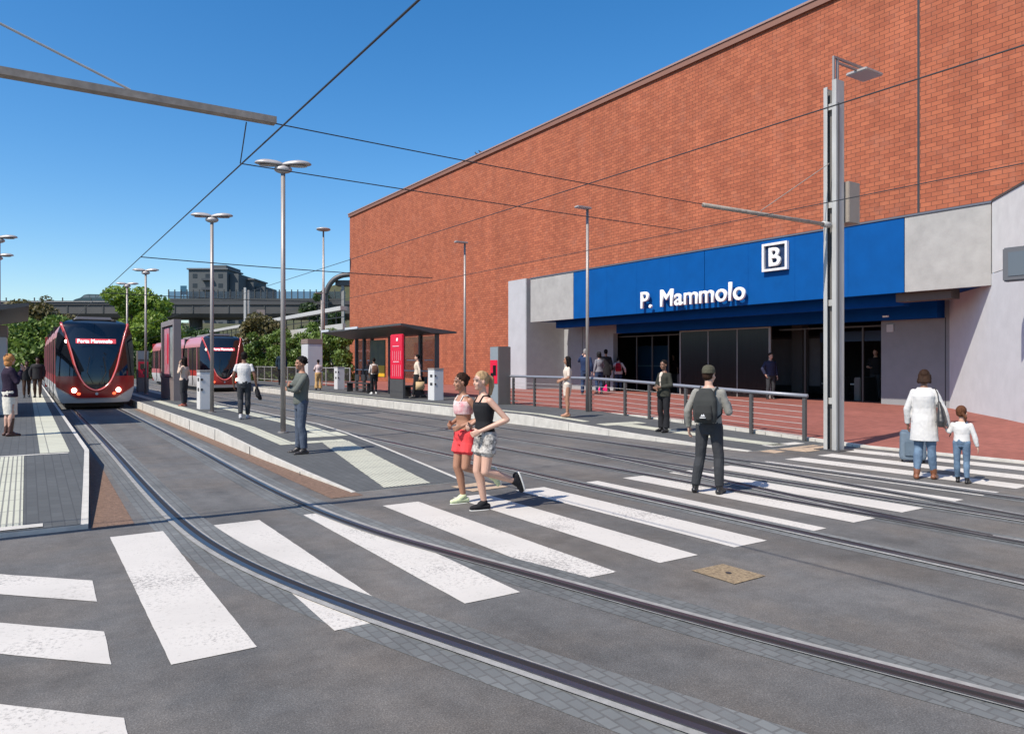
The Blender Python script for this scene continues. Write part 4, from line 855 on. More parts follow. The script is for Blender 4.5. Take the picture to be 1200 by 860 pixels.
#@@TREES
# ------------------------------------------------------------------ trees and hedges
LG = leafmat('leaf_green', (0.06, 0.125, 0.018), (0.19, 0.27, 0.05)); LB = leafmat('leaf_bright', (0.13, 0.22, 0.02), (0.25, 0.34, 0.05)); LD = leafmat('leaf_dark', (0.022, 0.05, 0.012), (0.07, 0.12, 0.03)); LY = leafmat('leaf_olive', (0.09, 0.09, 0.025), (0.17, 0.13, 0.05))
BARK = mat('bark', (0.06, 0.045, 0.035), 0.9)
def leaves(clumps, n, size, rng):
    """clumps: (centre, radii); leaf quads spread through shells of the clumps"""
    cl = np.array([c for c, r in clumps]); rr = np.array([r for c, r in clumps]); wts = rr.prod(1)**(2/3); wts /= wts.sum()
    idx = rng.choice(len(clumps), n, p=wts); d = rng.normal(size=(n, 3)); d /= np.linalg.norm(d, axis=1)[:, None]
    rad = rng.uniform(0.35, 1.08, n)**0.6; p = cl[idx]+d*rr[idx]*rad[:, None]
    nrm = d*0.6+rng.normal(size=(n, 3))*0.6; nrm /= np.linalg.norm(nrm, axis=1)[:, None]
    a = np.cross(nrm, rng.normal(size=(n, 3))); a /= np.linalg.norm(a, axis=1)[:, None]; b = np.cross(nrm, a)
    s = size*rng.uniform(0.5, 1.3, n)[:, None]; a = a*s; b = b*s*0.6
    V = np.stack([p-a, p+b*0.9, p+a, p-b*0.9], 1).reshape(-1, 3); F = np.arange(4*n).reshape(n, 4)
    me = bpy.data.meshes.new('crown'); me.from_pydata(V.tolist(), [], F.tolist()); return me
def tree(label, base, h, wd, m, n=9000, size=0.28, low=0.22, seed=1, name='broadleaf_tree', group='trees before the viaduct'):
    rng = np.random.default_rng(seed); t = thing(name, label, 'tree', base, 0, group)
    cl = []; 
    for i in range(26):
        a = rng.uniform(0, 2*math.pi); z = rng.uniform(low, 0.93); env = math.sin(math.pi*min(1, max(0.05, (z-low)/(1.02-low)))**0.75)**0.6
        r = wd*0.5*env*rng.uniform(0.35, 0.95); q = wd*rng.uniform(0.11, 0.2)
        cl.append(((r*math.cos(a), r*math.sin(a), z*h), (q, q, q*rng.uniform(0.6, 0.9))))
    me = leaves(cl, n, size, rng); link('crown', me, m, t)
    tube(bm := BM(), [(0, 0, 0), (0.1, 0, h*0.25), (0.05, 0.1, h*0.5), (0, 0, h*0.85)], [wd*0.035+0.08, wd*0.028+0.05, wd*0.018, 0.03], 8)
    for c, r in cl[:12]:
        z = max(h*0.2, c[2]*0.6); tube(bm, [(0.05, 0, z), (c[0]*0.6, c[1]*0.6, z+(c[2]-z)*0.7), c], [wd*0.013+0.02, wd*0.008, 0.015], 5)
    obj('trunk', bm, BARK, t); return t
tree('bright green tree between the two trams', D(154, 92), ZD(338, 92), 10.5, LB, 20000, 0.26, 0.0, 3)
tree('bright green tree spilling left of its neighbour behind the first tram', D(180, 98), ZD(362, 98), 9, LB, 12000, 0.28, 0.0, 4)
tree('bright green understorey tree filling between the two trams', D(166, 90), ZD(372, 90), 9, LB, 14000, 0.26, 0.0, 14)
tree('dark green tree low behind the nearside platform', D(48, 78), ZD(376, 78), 9, LG, 11000, 0.26, 0.1, 5)
tree('olive and green tree between shelter roof and viaduct', D(38, 95), ZD(357, 95), 10, LY, 9000, 0.28, 0.3, 6)
tree('mid green tree at the photograph edge behind the pale column', D(8, 80), ZD(380, 80), 9, LG, 9000, 0.26, 0.1, 7)
tree('small dark tree beside the rear of the first tram', D(120, 100), ZD(392, 100), 8, LD, 6000, 0.26, 0.1, 8)
tree('russet topped tree standing beyond the viaduct parapet', D(46, 180), ZD(338, 180), 8, LY, 2500, 0.35, 0.3, 9)
tree('olive tree rising over the hedge behind the second tram', D(312, 74), ZD(369, 74), 7, LY, 6000, 0.22, 0.25, 10)
tree('small green tree at the hedge end by the brick corner', D(372, 66), ZD(377, 66), 5.0, LG, 5000, 0.18, 0.1, 11)
tree('green bush clump on the hillside beside the arch', D(378, 150), ZD(338, 150), 9, LD, 5000, 0.35, 0.1, 12)
tree('dark shrubby tree under the viaduct behind the second tram', D(225, 110), ZD(384, 110), 12, LD, 6000, 0.32, 0.05, 13)
def hedge(label, a, b, h, th, n, m, size, seed):
    rng = np.random.default_rng(seed); a, b = Vector(a), Vector(b); L_ = (b-a).length; t = thing('ivy_hedge', label, 'hedge', (a.x, a.y, 0)); cl = []
    for i in range(int(L_/0.55)):
        for j in range(4):
            u = (i+rng.uniform(0, 1))/(L_/0.55); z = h*(j+0.5)/4*rng.uniform(0.8, 1.12); p = (b-a)*u; q = rng.uniform(0.45, 0.85)
            cl.append(((p.x+rng.uniform(-th, th)*0.5, p.y+rng.uniform(-th, th)*0.5, z), (q, q, q*0.8)))
    link('foliage', leaves(cl, n, size, rng), m, t)
    bm = BM()
    for i in range(int(L_/1.5)):
        p = (b-a)*((i+0.5)/(L_/1.5)); tube(bm, [(p.x, p.y, 0), (p.x+0.1, p.y, h*0.5), (p.x, p.y+0.1, h*0.8)], [0.06, 0.04, 0.02], 5)
    obj('stems', bm, BARK, t)
hedge('tall thick green hedge closing the platform end beside the brick hall', D(286, 60).to_3d(), D(412, 58).to_3d(), 4.0, 1.2, 26000, LG, 0.13, 21)
hedge('low dark hedge behind the second tram nose', D(130, 84).to_3d(), D(295, 66).to_3d(), 2.6, 1.2, 12000, LD, 0.2, 22)
hedge('dark undergrowth behind the nearside platform and first tram', D(-60, 74).to_3d(), D(120, 92).to_3d(), 3.0, 1.4, 16000, LG, 0.22, 23)
#@@PEOPLE
# ------------------------------------------------------------------ people
def sph(bm, c, r, seg=16, M=None):
    m = Matrix.Translation(c) @ Matrix.Diagonal((*r, 1)); bmesh.ops.create_uvsphere(bm, u_segments=seg, v_segments=max(8, seg*2//3), radius=1, matrix=(M @ m) if M else m)
def cap(bm, p0, p1, r0, r1, seg=12, flat=False):
    p0, p1 = Vector(p0), Vector(p1); ax = p1-p0; L_ = max(ax.length, 1e-4); a = ax/L_; s, u = frame_of(a); st_ = []
    if not flat: st_ += [(-r0*0.99, 0.12), (-r0*0.8, 0.6), (-r0*0.45, 0.89)]
    st_ += [(0, 1.0)]; n0 = len(st_); st_ += [(L_, 1.0)]
    if not flat: st_ += [(L_+r1*0.45, 0.89), (L_+r1*0.8, 0.6), (L_+r1*0.99, 0.12)]
    rings = []
    for i, (t, k) in enumerate(st_):
        r = (r0 if i < n0 else r1)*k; c = p0+a*t
        rings.append([bm.verts.new(c+r*(math.cos(q)*s+math.sin(q)*u)) for q in [2*math.pi*j/seg for j in range(seg)]])
    for x, y in zip(rings, rings[1:]):
        for k in range(seg): bm.faces.new((x[k], x[(k+1) % seg], y[(k+1) % seg], y[k]))
    bm.faces.new(rings[0][::-1]); bm.faces.new(rings[-1])
def loft(bm, rings, seg=20, pw=2.0):
    R_ = []
    for c, A, B in rings:
        row = []
        for j in range(seg):
            q = 2*math.pi*j/seg; cx, sy = math.cos(q), math.sin(q)
            cx = math.copysign(abs(cx)**(2/pw), cx); sy = math.copysign(abs(sy)**(2/pw), sy); row.append(bm.verts.new(c+A*cx+B*sy))
        R_.append(row)
    for x, y in zip(R_, R_[1:]):
        for k in range(seg): bm.faces.new((x[k], x[(k+1) % seg], y[(k+1) % seg], y[k]))
    bm.faces.new(R_[0][::-1]); bm.faces.new(R_[-1])
def blob(name, build, vox, m, parent, scale=1.0, sm=2, wr=0.0, freq=9.0, stretch=(1, 1, 0.45), seed=0):
    bm = BM(); build(bm); bmesh.ops.recalc_face_normals(bm, faces=bm.faces); me = bpy.data.meshes.new('t'); bm.to_mesh(me); bm.free()
    t = bpy.data.objects.new('t', me); C.objects.link(t)
    a = t.modifiers.new('r', 'REMESH'); a.mode = 'VOXEL'; a.voxel_size = vox
    b = t.modifiers.new('s', 'SMOOTH'); b.iterations = sm; b.factor = 0.5
    bpy.context.view_layer.update(); out = bpy.data.meshes.new_from_object(t.evaluated_get(bpy.context.evaluated_depsgraph_get())); bpy.data.objects.remove(t)
    n = len(out.vertices)
    if n == 0: return None
    if wr > 0:
        co = np.empty(n*3); out.vertices.foreach_get('co', co); no = np.empty(n*3); out.vertices.foreach_get('normal', no); co = co.reshape(-1, 3); no = no.reshape(-1, 3)
        off = Vector((seed*3.1, seed*1.7, seed)); d = np.array([mnoise.noise(Vector((c[0]*freq*stretch[0], c[1]*freq*stretch[1], c[2]*freq*stretch[2]))+off)+0.5*mnoise.noise(Vector((c[0]*freq*2.3, c[1]*freq*2.3, c[2]*freq*1.6))-off) for c in co])
        co = co+no*(d*wr)[:, None]; out.vertices.foreach_set('co', co.ravel())
    if scale != 1.0: out.transform(Matrix.Scale(scale, 4))
    out.materials.clear(); out.name = name
    return link(name, out, m, parent, True)
CLOTH = {}
def cloth(name, col, var=0.10, rough=0.85, vs=8, col2=None):
    return mat('cloth_'+name, col, rough, var=var, vscale=vs, bump=0.35, bscale=120, col2=col2, spec=0.2)
def skinm(k): return mat('skin_'+k, {'light': (0.55, 0.33, 0.24), 'tan': (0.36, 0.18, 0.11), 'brown': (0.20, 0.10, 0.06), 'dark': (0.10, 0.052, 0.035)}[k], 0.5, var=0.06, vscale=12)
def hairm(k): return mat('hair_'+k, {'black': (0.010, 0.008, 0.007), 'brown': (0.030, 0.015, 0.009), 'blonde': (0.36, 0.235, 0.125), 'red': (0.40, 0.14, 0.05), 'grey': (0.25, 0.24, 0.23), 'auburn': (0.10, 0.04, 0.02)}[k], 0.7, var=0.45, vscale=30, stretch=(1, 1, 0.15), bump=0.6, bscale=60, spec=0.12)
MT = [(-0.22, .10, .085), (-0.10, .150, .106), (0.0, .156, .112), (0.18, .150, .106), (0.36, .148, .103), (0.60, .168, .118), (0.76, .180, .112), (0.87, .160, .094), (0.95, .110, .074), (1.03, .062, .060)]
FT = [(-0.22, .10, .085), (-0.10, .168, .115), (0.0, .170, .118), (0.18, .140, .098), (0.36, .118, .088), (0.60, .135, .118), (0.74, .145, .116), (0.86, .132, .088), (0.95, .090, .064), (1.03, .055, .054)]
NP = [0]
def person(label, px, py, z, top, phi, pose={}, outfit={}, hair='short', haircol='black', skin='light', female=False, vox=0.011, face=False, build=1.0, shift=None, group=None):
    NP[0] += 1; seed = NP[0]
    x, y = G(px, py, z)
    if shift: x += shift[0]; y += shift[1]
    dep = x*SS+y*CC; H = (py-top)*dep/FF; sc = H/1.765
    rz = -(math.atan2(x, y)+R(phi)); t = thing('person', label, 'person', (x, y, z), rz, group)
    t['fig'] = sc; del t['fig']
    sk = skinm(skin); T = FT if female else MT; f = pose
    V = lambda k, d: Vector(f.get(k, d))
    P = V('P', (0, 0, .95)); N = V('N', (0, -.015, 1.465)); HC = V('H', (0, .015, 1.625))
    J = {}
    sw = .150 if female else .178
    for s, q in ((1, 'R'), (-1, 'L')):
        J['sh'+q] = V('sh'+q, (N.x+s*sw, N.y-.005, N.z-.075)); J['el'+q] = V('el'+q, (s*(sw+.055), -.03, 1.13)); J['wr'+q] = V('wr'+q, (s*(sw+.06), .04, .885))
        J['hip'+q] = P+Vector((s*.088, 0, -.03)); J['kn'+q] = V('kn'+q, (s*.10, .02, .49)); J['an'+q] = V('an'+q, (s*.11, -.02, .09)); J['toe'+q] = V('toe'+q, (s*.15, 1, 0)).normalized()
    yawS = f.get('twist', 0)
    def tring(tt, g, k=1.0):
        w_ = pl([(a, b) for a, b, c in T], tt); d_ = pl([(a, c) for a, b, c in T], tt); c = P.lerp(N, tt); bend = Vector((0, .012*math.sin(math.pi*max(0, min(1, tt))), 0))
        an_ = R(yawS)*max(0, min(1, tt)); A = Vector((math.cos(an_), math.sin(an_), 0)); B = Vector((-math.sin(an_), math.cos(an_), 0)); return (c+bend, A*(w_*build+g)*k, B*(d_*build+g)*k)
    Mh = Matrix.Translation(HC) @ Matrix.Scale(f.get('hs', 1.0), 4) @ Matrix.Rotation(R(f.get('hyaw', 0)), 4, 'Z') @ Matrix.Rotation(R(f.get('hpitch', 0)), 4, 'X')
    def arm(bm, q, g=0.0, t0=0.0, t1=1.0, flare=0.0):
        a, b, c = J['sh'+q], J['el'+q], J['wr'+q]; k = build
        r = [.050*k+g*.45, .040*k+g, .027*k+g*0.9+flare]
        if female: r = [x_*.86 if i < 3 else x_ for i, x_ in enumerate(r)]
        e = t1
        if e <= 0.5:
            e2 = e/0.5; cap(bm, a, a.lerp(b, e2*0.75), r[0], (r[0]*(1-e2)+r[1]*e2)); cap(bm, a.lerp(b, .2), a.lerp(b, e2), r[0], (r[0]*(1-e2)+r[1]*e2)+.004, flat=True)
        else:
            e2 = (e-.5)/.5; cap(bm, a, b, r[0], r[1]); m_ = b.lerp(c, .3); cap(bm, b, m_, r[1], r[1]*1.02); cap(bm, m_, b.lerp(c, e2), r[1]*1.02, r[2], flat=g > 0)
    def leg(bm, q, g=0.0, end=1.0, flare=0.0):
        a, b, c = J['hip'+q], J['kn'+q], J['an'+q]; k = (1.0+build)/2
        r = [.086*k+g, .056*k+g, .036*k+g+flare]
        if end <= 0.5:
            e2 = end/.5; cap(bm, a, a.lerp(b, e2*.9), r[0], (r[0]*(1-e2)+r[1]*e2)); cap(bm, a.lerp(b, .25), a.lerp(b, e2), r[0]*.97, (r[0]*(1-e2)+r[1]*e2)+flare, flat=True)
        else:
            e2 = (end-.5)/.5; cap(bm, a, b, r[0], r[1]); m_ = b.lerp(c, .3)+(Vector((0, -.018, 0)) if g < .02 else Vector((0, -.008, 0))); cap(bm, b, m_, r[1], r[1]*1.03); cap(bm, m_, b.lerp(c, e2), r[1]*1.03, r[2], flat=g > 0)
    def hand(bm, q):
        a, b = J['el'+q], J['wr'+q]; d = (b-a).normalized(); fw = f.get('spread'+q); fw = Vector(fw) if fw else Vector((0, 1, 0)); fw = (fw-d*fw.dot(d))
        if fw.length < .2: fw = Vector((0, 0, 1))-d*d.z
        fw.normalize(); nrm = d.cross(fw); s = 1 if q == 'R' else -1; inw = nrm if nrm.x*s < 0 else -nrm
        pe = b+d*.085; loft(bm, [(b-d*.01, fw*.026, inw*.020), (b+d*.03, fw*.036, inw*.017), (b+d*.065, fw*.041, inw*.016), (b+d*.088, fw*.038, inw*.013)], 12)
        cu = f.get('curl', 0.45)
        for i, (o, L_) in enumerate(((.029, .066), (.010, .076), (-.010, .071), (-.029, .055))):
            p = pe+fw*o; m_ = p+(d*math.cos(cu*.6)+inw*math.sin(cu*.6))*L_*.5; e = m_+(d*math.cos(cu*1.6)+inw*math.sin(cu*1.6))*L_*.55; cap(bm, p-d*.01, m_, .0095, .009, 8); cap(bm, m_, e, .009, .0075, 8)
        th = b+d*.025+fw*.028; m_ = th+(d*.6+fw*.75+inw*.3).normalized()*.038; cap(bm, th, m_, .013, .0105, 8); cap(bm, m_, m_+(d*.9+fw*.2+inw*.4).normalized()*.03, .0105, .008, 8)
    bare_feet = outfit.get('barefeet')
    def footg(bm, q, g=0.0):
        an_ = J['an'+q]; to = J['toe'+q]; up = (J['kn'+q]-an_).normalized(); dn = to.cross(up).cross(to); dn = -dn.normalized() if dn.dot(up) > 0 else dn.normalized()
        heel = an_+dn*.052-to*.045; ball = an_+dn*.058+to*.115; tip = an_+dn*.063+to*.165
        cap(bm, heel, ball, .034+g, .033+g); cap(bm, ball, tip, .031+g, .022+g); cap(bm, an_, an_+dn*.03+to*.05, .038+g, .036+g)
    def mk_body(bm):
        loft(bm, [tring(tt, -.004) for tt in (-.22, -.1, 0, .18, .36, .6, .74, .88, .97, 1.03)])
        cap(bm, N-Vector((0, 0, .03)), Mh @ Vector((0, -.02, -.04)), .056 if not female else .048, .052 if not female else .045)
        for q in 'RL': arm(bm, q); leg(bm, q); hand(bm, q); footg(bm, q)
        sph(bm, (0, -.014, .030), (.073, .092, .094), M=Mh); sph(bm, (0, .016, -.034), (.055, .070, .078), M=Mh); sph(bm, (0, .05, -.083), (.026, .028, .022), M=Mh)
        sph(bm, (0, .082, -.010), (.010, .016, .022), M=Mh); sph(bm, (0, .092, -.024), (.013, .013, .010), M=Mh)
        for s in (-1, 1): sph(bm, (s*.073, -.005, -.008), (.011, .018, .030), M=Mh); sph(bm, (s*.033, .064, -.028), (.022, .016, .02), M=Mh)
        sph(bm, (0, .075, .028), (.05, .013, .010), M=Mh)
    blob('body', mk_body, vox if not face else min(vox, .0075), sk, t, sc, 2)
    # face
    if face:
        for s in (-1, 1):
            bm = BM(); sph(bm, (s*.030, .0765, .004), (.010, .006, .0045), 10, Mh); e = link_bm('eye', bm, mat('eye_soft', (0.13, 0.09, 0.07), 0.4), t, sc)
            bm = BM(); sph(bm, (s*.030, .0800, .004), (.006, .005, .006), 8, Mh); link_bm('iris', bm, mat('eye_dark', (0.02, 0.012, 0.01), 0.3), e, sc)
            bm = BM(); cap(bm, Mh @ Vector((s*.016, .085, .022)), Mh @ Vector((s*.044, .074, .023)), .0025, .002, 6); link_bm('eyebrow', bm, hairm('brown' if haircol in ('blonde', 'brown') else 'black'), t, sc)
        bm = BM(); sph(bm, (0, .0755, -.056), (.022, .010, .006), 10, Mh); link_bm('mouth', bm, mat('lips', (0.34, 0.10, 0.09), 0.45), t, sc)
    # hair
    hm = hairm(haircol); ht = hair
    def mk_hair(bm):
        if ht == 'bald': return
        sph(bm, (0, -.026, .045), (.0815, .0965, .0925), M=Mh)
        if ht in ('short', 'crop'): sph(bm, (0, -.045, -.005), (.074, .068, .07), M=Mh); sph(bm, (0, .015, .095), (.058, .055, .032), M=Mh)
        if ht == 'curly':
            for i in range(60):
                a = random.uniform(0, 6.28); b = random.uniform(-.3, 1.5); sph(bm, (.078*math.cos(a)*math.cos(b), -.03+.095*math.sin(a)*math.cos(b)*(1 if math.sin(a) < 0 else .6), .04+.085*math.sin(b)), (.022, .022, .02), 8, Mh)
        if ht in ('long', 'longwavy', 'bob'):
            e = {'long': -.30, 'longwavy': -.26, 'bob': -.11}[ht]
            loft(bm, [(Mh @ Vector((0, -.05, .05)), Vector((.082, 0, 0)), Vector((0, .06, 0))), (Mh @ Vector((0, -.06, -.08)), Vector((.092, 0, 0)), Vector((0, .055, 0))), (Mh @ Vector((0, -.075, e*.7)), Vector((.10, 0, 0)), Vector((0, .045, 0))), (Mh @ Vector((0, -.08, e)), Vector((.07, 0, 0)), Vector((0, .028, 0)))], 16)
            for s in (-1, 1): cap(bm, Mh @ Vector((s*.068, .015, .05)), Mh @ Vector((s*.078, -.01, e*.6)), .025, .028)
        if ht == 'ponytail':
            sph(bm, (0, -.05, .0), (.07, .06, .06), M=Mh); sph(bm, (0, -.115, .055), (.03, .03, .03), M=Mh)
            pts = [(0, -.12, .06), (0, -.165, .03), (0, -.17, -.05), (0, -.15, -.15), (0.01, -.12, -.20)]; rr = [.024, .036, .036, .026, .010]
            for i in range(4): cap(bm, Mh @ Vector(pts[i]), Mh @ Vector(pts[i+1]), rr[i], rr[i+1])
        if ht == 'sidepony':
            sph(bm, (0, -.05, .0), (.07, .06, .06), M=Mh); pts = [(.05, -.09, .0), (.09, -.09, -.06), (.085, -.07, -.14)]; rr = [.03, .034, .014]
            for i in range(2): cap(bm, Mh @ Vector(pts[i]), Mh @ Vector(pts[i+1]), rr[i], rr[i+1])
        if ht == 'bun': sph(bm, (0, -.05, .0), (.07, .06, .06), M=Mh); sph(bm, (0, -.105, .055), (.04, .038, .038), M=Mh)
    if ht != 'bald': blob('hair', mk_hair, vox*.85, hm, t, sc, 1, .005, 40, (1, 1, .3), seed)
    if outfit.get('cap'):
        def mk_cap(bm): loft(bm, [(Mh @ Vector((0, -.02, .030)), Vector((.092, 0, 0)), Vector((0, .112, 0))), (Mh @ Vector((0, -.02, .085)), Vector((.090, 0, 0)), Vector((0, .108, 0))), (Mh @ Vector((0, -.02, .125)), Vector((.072, 0, 0)), Vector((0, .088, 0))), (Mh @ Vector((0, -.02, .145)), Vector((.03, 0, 0)), Vector((0, .04, 0)))], 18)
        blob('cap', mk_cap, vox*.8, outfit['cap'], t, sc, 1, .003)
    if outfit.get('scarf'):
        def mk_sc(bm): sph(bm, (0, -.022, .030), (.094, .105, .108), M=Mh); sph(bm, (0, -.04, -.07), (.085, .075, .085), M=Mh)
        blob('headscarf', mk_sc, vox*.9, outfit['scarf'], t, sc, 1, .006, 20)
    o = outfit
    if 'top' in o:
        m_, sl_, hem = o['top'][:3]; g = o['top'][3] if len(o['top']) > 3 else .015; neck = o.get('neck', .985)
        def mk_top(bm):
            ts = sorted({hem, *[q for q in (-.4, -.2, -.1, 0, .18, .36, .6, .74, .88, .97) if hem < q < neck], neck}); rg = []
            for tt in ts:
                c, A, B = tring(max(tt, -.1), g)
                if o.get('topname') in ('coat', 'jacket') and tt < .7: wm = ((.164 if not female else .158)+.034*max(0, .5-tt)+(g-.02))*build; A = A*(wm/A.length); B = B*(max(.125, min(B.length, .142))/B.length)
                c = P.lerp(N, tt)+Vector((0, .008, 0)); rg.append((c, A, B))
            loft(bm, rg)
            if sl_ > 0:
                for q in 'RL': arm(bm, q, g*(.75 if sl_ > .5 else .45), 0, sl_)
        blob(o.get('topname', 'shirt'), mk_top, vox, m_, t, sc, 2, .0055*(1 if g > .012 else .4), 11, seed=seed)
    if 'blouse' in o:
        def mk_bl(bm):
            for a_, b_, wd in ((.30, .55, .020), (.55, .78, .030), (.78, .90, .040)):
                ra, rb = tring(a_, .022), tring(b_, .020)
                cap(bm, ra[0]+ra[2]*.93, rb[0]+rb[2]*.90, wd, wd*1.15, 10)
        blob('blouse', mk_bl, .008, o['blouse'], t, sc, 1)
    if 'straps' in o:
        def mk_s(bm):
            for s in (-1, 1):
                c1 = tring(.80, .006); c2 = tring(.93, .008); pt = [c1[0]+c1[1]*s*.45+c1[2]*.95, c2[0]+c2[1]*s*.62+c2[2]*.55+Vector((0, 0, .02)), N+Vector((s*.085, -.02, -.01)), c2[0]+c2[1]*s*.5-c2[2]*.9, c1[0]+c1[1]*s*.3-c1[2]*.98]
                for a, b in zip(pt, pt[1:]): cap(bm, a, b, .009, .009, 8)
        blob('shoulder_straps', mk_s, .006, o['straps'], t, sc, 1)
    if 'trousers' in o:
        m_, end, fl = o['trousers'][:3]; g = o['trousers'][3] if len(o['trousers']) > 3 else .011
        def mk_tr(bm):
            loft(bm, [(tring(max(tt, -.1), g)[0] if tt >= -.1 else P.lerp(N, tt), tring(max(tt, -.16), g)[1]*(.8 if tt < -.2 else 1), tring(max(tt, -.16), g)[2]) for tt in (-.27, -.18, -.1, 0, .12)])
            for q in 'RL': leg(bm, q, g, end, fl)
        blob('trousers' if end > .5 else 'shorts', mk_tr, vox, m_, t, sc, 2, .006, 12, seed=seed+2)
    if 'skirt' in o:
        m_, hz, wd = o['skirt'][:3]; t0 = o['skirt'][3] if len(o['skirt']) > 3 else .15
        kc = (J['knR']+J['knL'])/2
        def mk_sk(bm):
            a = tring(t0, .014); b = tring(-.02, .02); cz = P.lerp(kc, max(0, min(1, (P.z-hz)/(P.z-kc.z))))
            mid = b[0].lerp(cz, .5); loft(bm, [a, b, (Vector((mid.x, mid.y, (b[0].z+hz)/2)), Vector((.165+wd*.5, 0, 0)), Vector((0, .13+wd*.5, 0))), (Vector((cz.x, cz.y, hz)), Vector((.15+wd, 0, 0)), Vector((0, .12+wd, 0)))])
        blob('skirt', mk_sk, vox, m_, t, sc, 2, .006, 12, seed=seed+4)
    if 'shoes' in o:
        m_ = o['shoes'][0]; bo = o['shoes'][1] if len(o['shoes']) > 1 else 0; sole = o['shoes'][2] if len(o['shoes']) > 2 else None
        for q in 'RL':
            def mk_sh(bm, q=q):
                footg(bm, q, .008)
                if bo > 0: a = J['an'+q]; b = a.lerp(J['kn'+q], bo); cap(bm, a, b, .048, .050+.012*bo, flat=True)
            sh_ = blob('boot' if bo > .2 else 'shoe', mk_sh, vox*.8, m_, t, sc, 1)
            if sole:
                def mk_so(bm, q=q):
                    an_ = J['an'+q]; to = J['toe'+q]; up = (J['kn'+q]-an_).normalized(); dn = to.cross(up).cross(to); dn = -dn.normalized() if dn.dot(up) > 0 else dn.normalized(); sd = to.cross(dn).normalized()
                    loft(bm, [(an_+dn*.086+to*.055, sd*.046, to*.145), (an_+dn*.104+to*.055, sd*.046, to*.14)], 18, 2.6)
                blob('sole', mk_so, vox*.7, sole, t, sc, 1)
    return t, sc, J, tring, rz, Mh
def link_bm(name, bm, m, parent, sc): 
    bmesh.ops.scale(bm, vec=(sc, sc, sc), verts=bm.verts); return obj(name, bm, m, parent, True)
def worn(name, label, cat, ptuple, build, group=None):
    """an item carried by a person: its own thing sharing the person's place"""
    p, sc, J, tring, rz, Mh = ptuple; t = thing(name, label, cat, tuple(p.location), rz, group)
    build(t, sc, J, tring); return t
def backpack_parts(main, col2, w_=.155, h_=.46, d_=.14, zc=1.22, logo=True):
    def b(t, sc, J, tring):
        c = tring(.55, .012); y0 = c[0].y-abs(c[2].y)-.01
        def mk(bm): loft(bm, [(Vector((0, y0-d_*.55, zc-h_*.5)), Vector((w_*.92, 0, 0)), Vector((0, d_*.50, 0))), (Vector((0, y0-d_*.6, zc-h_*.25)), Vector((w_*1.05, 0, 0)), Vector((0, d_*.62, 0))), (Vector((0, y0-d_*.55, zc+h_*.15)), Vector((w_, 0, 0)), Vector((0, d_*.58, 0))), (Vector((0, y0-d_*.4, zc+h_*.40)), Vector((w_*.78, 0, 0)), Vector((0, d_*.45, 0))), (Vector((0, y0-d_*.35, zc+h_*.50)), Vector((w_*.45, 0, 0)), Vector((0, d_*.28, 0)))], 24, 3.0)
        blob('pack_body', mk, .009, main, t, sc, 2, .004)
        def mk2(bm): loft(bm, [(Vector((0, y0-d_*1.13, zc-h_*.42)), Vector((w_*.72, 0, 0)), Vector((0, .035, 0))), (Vector((0, y0-d_*1.17, zc-h_*.2)), Vector((w_*.76, 0, 0)), Vector((0, .04, 0))), (Vector((0, y0-d_*1.1, zc+h_*.02)), Vector((w_*.66, 0, 0)), Vector((0, .03, 0)))], 20, 3.0)
        blob('front_pocket', mk2, .008, col2, t, sc, 2)
        for s in (-1, 1):
            def mk3(bm):
                a = tring(.9, .03); pt = [Vector((s*.10, y0, zc+h_*.4)), Vector((s*.115, -.01, a[0].z+.055)), Vector((s*.12, .11, 1.34)), Vector((s*.15, .11, 1.2)), Vector((s*.17, 0, 1.10)), Vector((s*.13, y0, zc-h_*.4))]
                for p, q in zip(pt, pt[1:]): cap(bm, p, q, .013, .013, 8)
            blob('strap', mk3, .008, col2, t, sc, 1)
        if logo:
            bm = BM(); z0 = zc-h_*.30; yy = y0-d_*1.17-.046; bm.faces.new([bm.verts.new((q[0], yy, z0+q[1])) for q in ((-.03, 0), (-.012, .03), (.0, .012), (.012, .035), (.03, 0))]); link_bm('emblem', bm, mat('emblem_white', (0.6, 0.6, 0.6), 0.6), t, sc)
            bm = BM(); box(bm, (-.04, yy-.002, z0-.025), (.04, yy, z0-.012)); link_bm('emblem_bar', bm, mat('emblem_white', (.6, .6, .6)), t, sc)
    return b
RUN_ST = dict(knR=(.09, .07, .49), anR=(.07, -.02, .09), knL=(-.10, .06, .50), anL=(-.10, -.35, .355), toeL=(-.02, -.35, -.93), P=(0, 0, .93), N=(0, .03, 1.445), H=(0, .075, 1.605))
CREAMC = cloth('cream', (0.62, 0.52, 0.43)); WHT = cloth('white', (0.60, 0.585, 0.56), .06); BLK = cloth('black', (0.018, 0.018, 0.020)); CHAR = cloth('charcoal', (0.040, 0.042, 0.046)); JEAN = cloth('jeans', (0.16, 0.24, 0.33), vs=6, col2=(0.075, 0.115, 0.175)); SLATE = cloth('slate_jeans', (0.085, 0.105, 0.14), vs=5, col2=(0.055, 0.070, 0.10))
BROWNL = mat('brown_leather', (0.20, 0.075, 0.035), 0.45, var=0.2); BLKS = mat('black_leather', (0.015, 0.014, 0.014), 0.4); WSOLE = mat('white_sole', (0.65, 0.65, 0.62), 0.6)
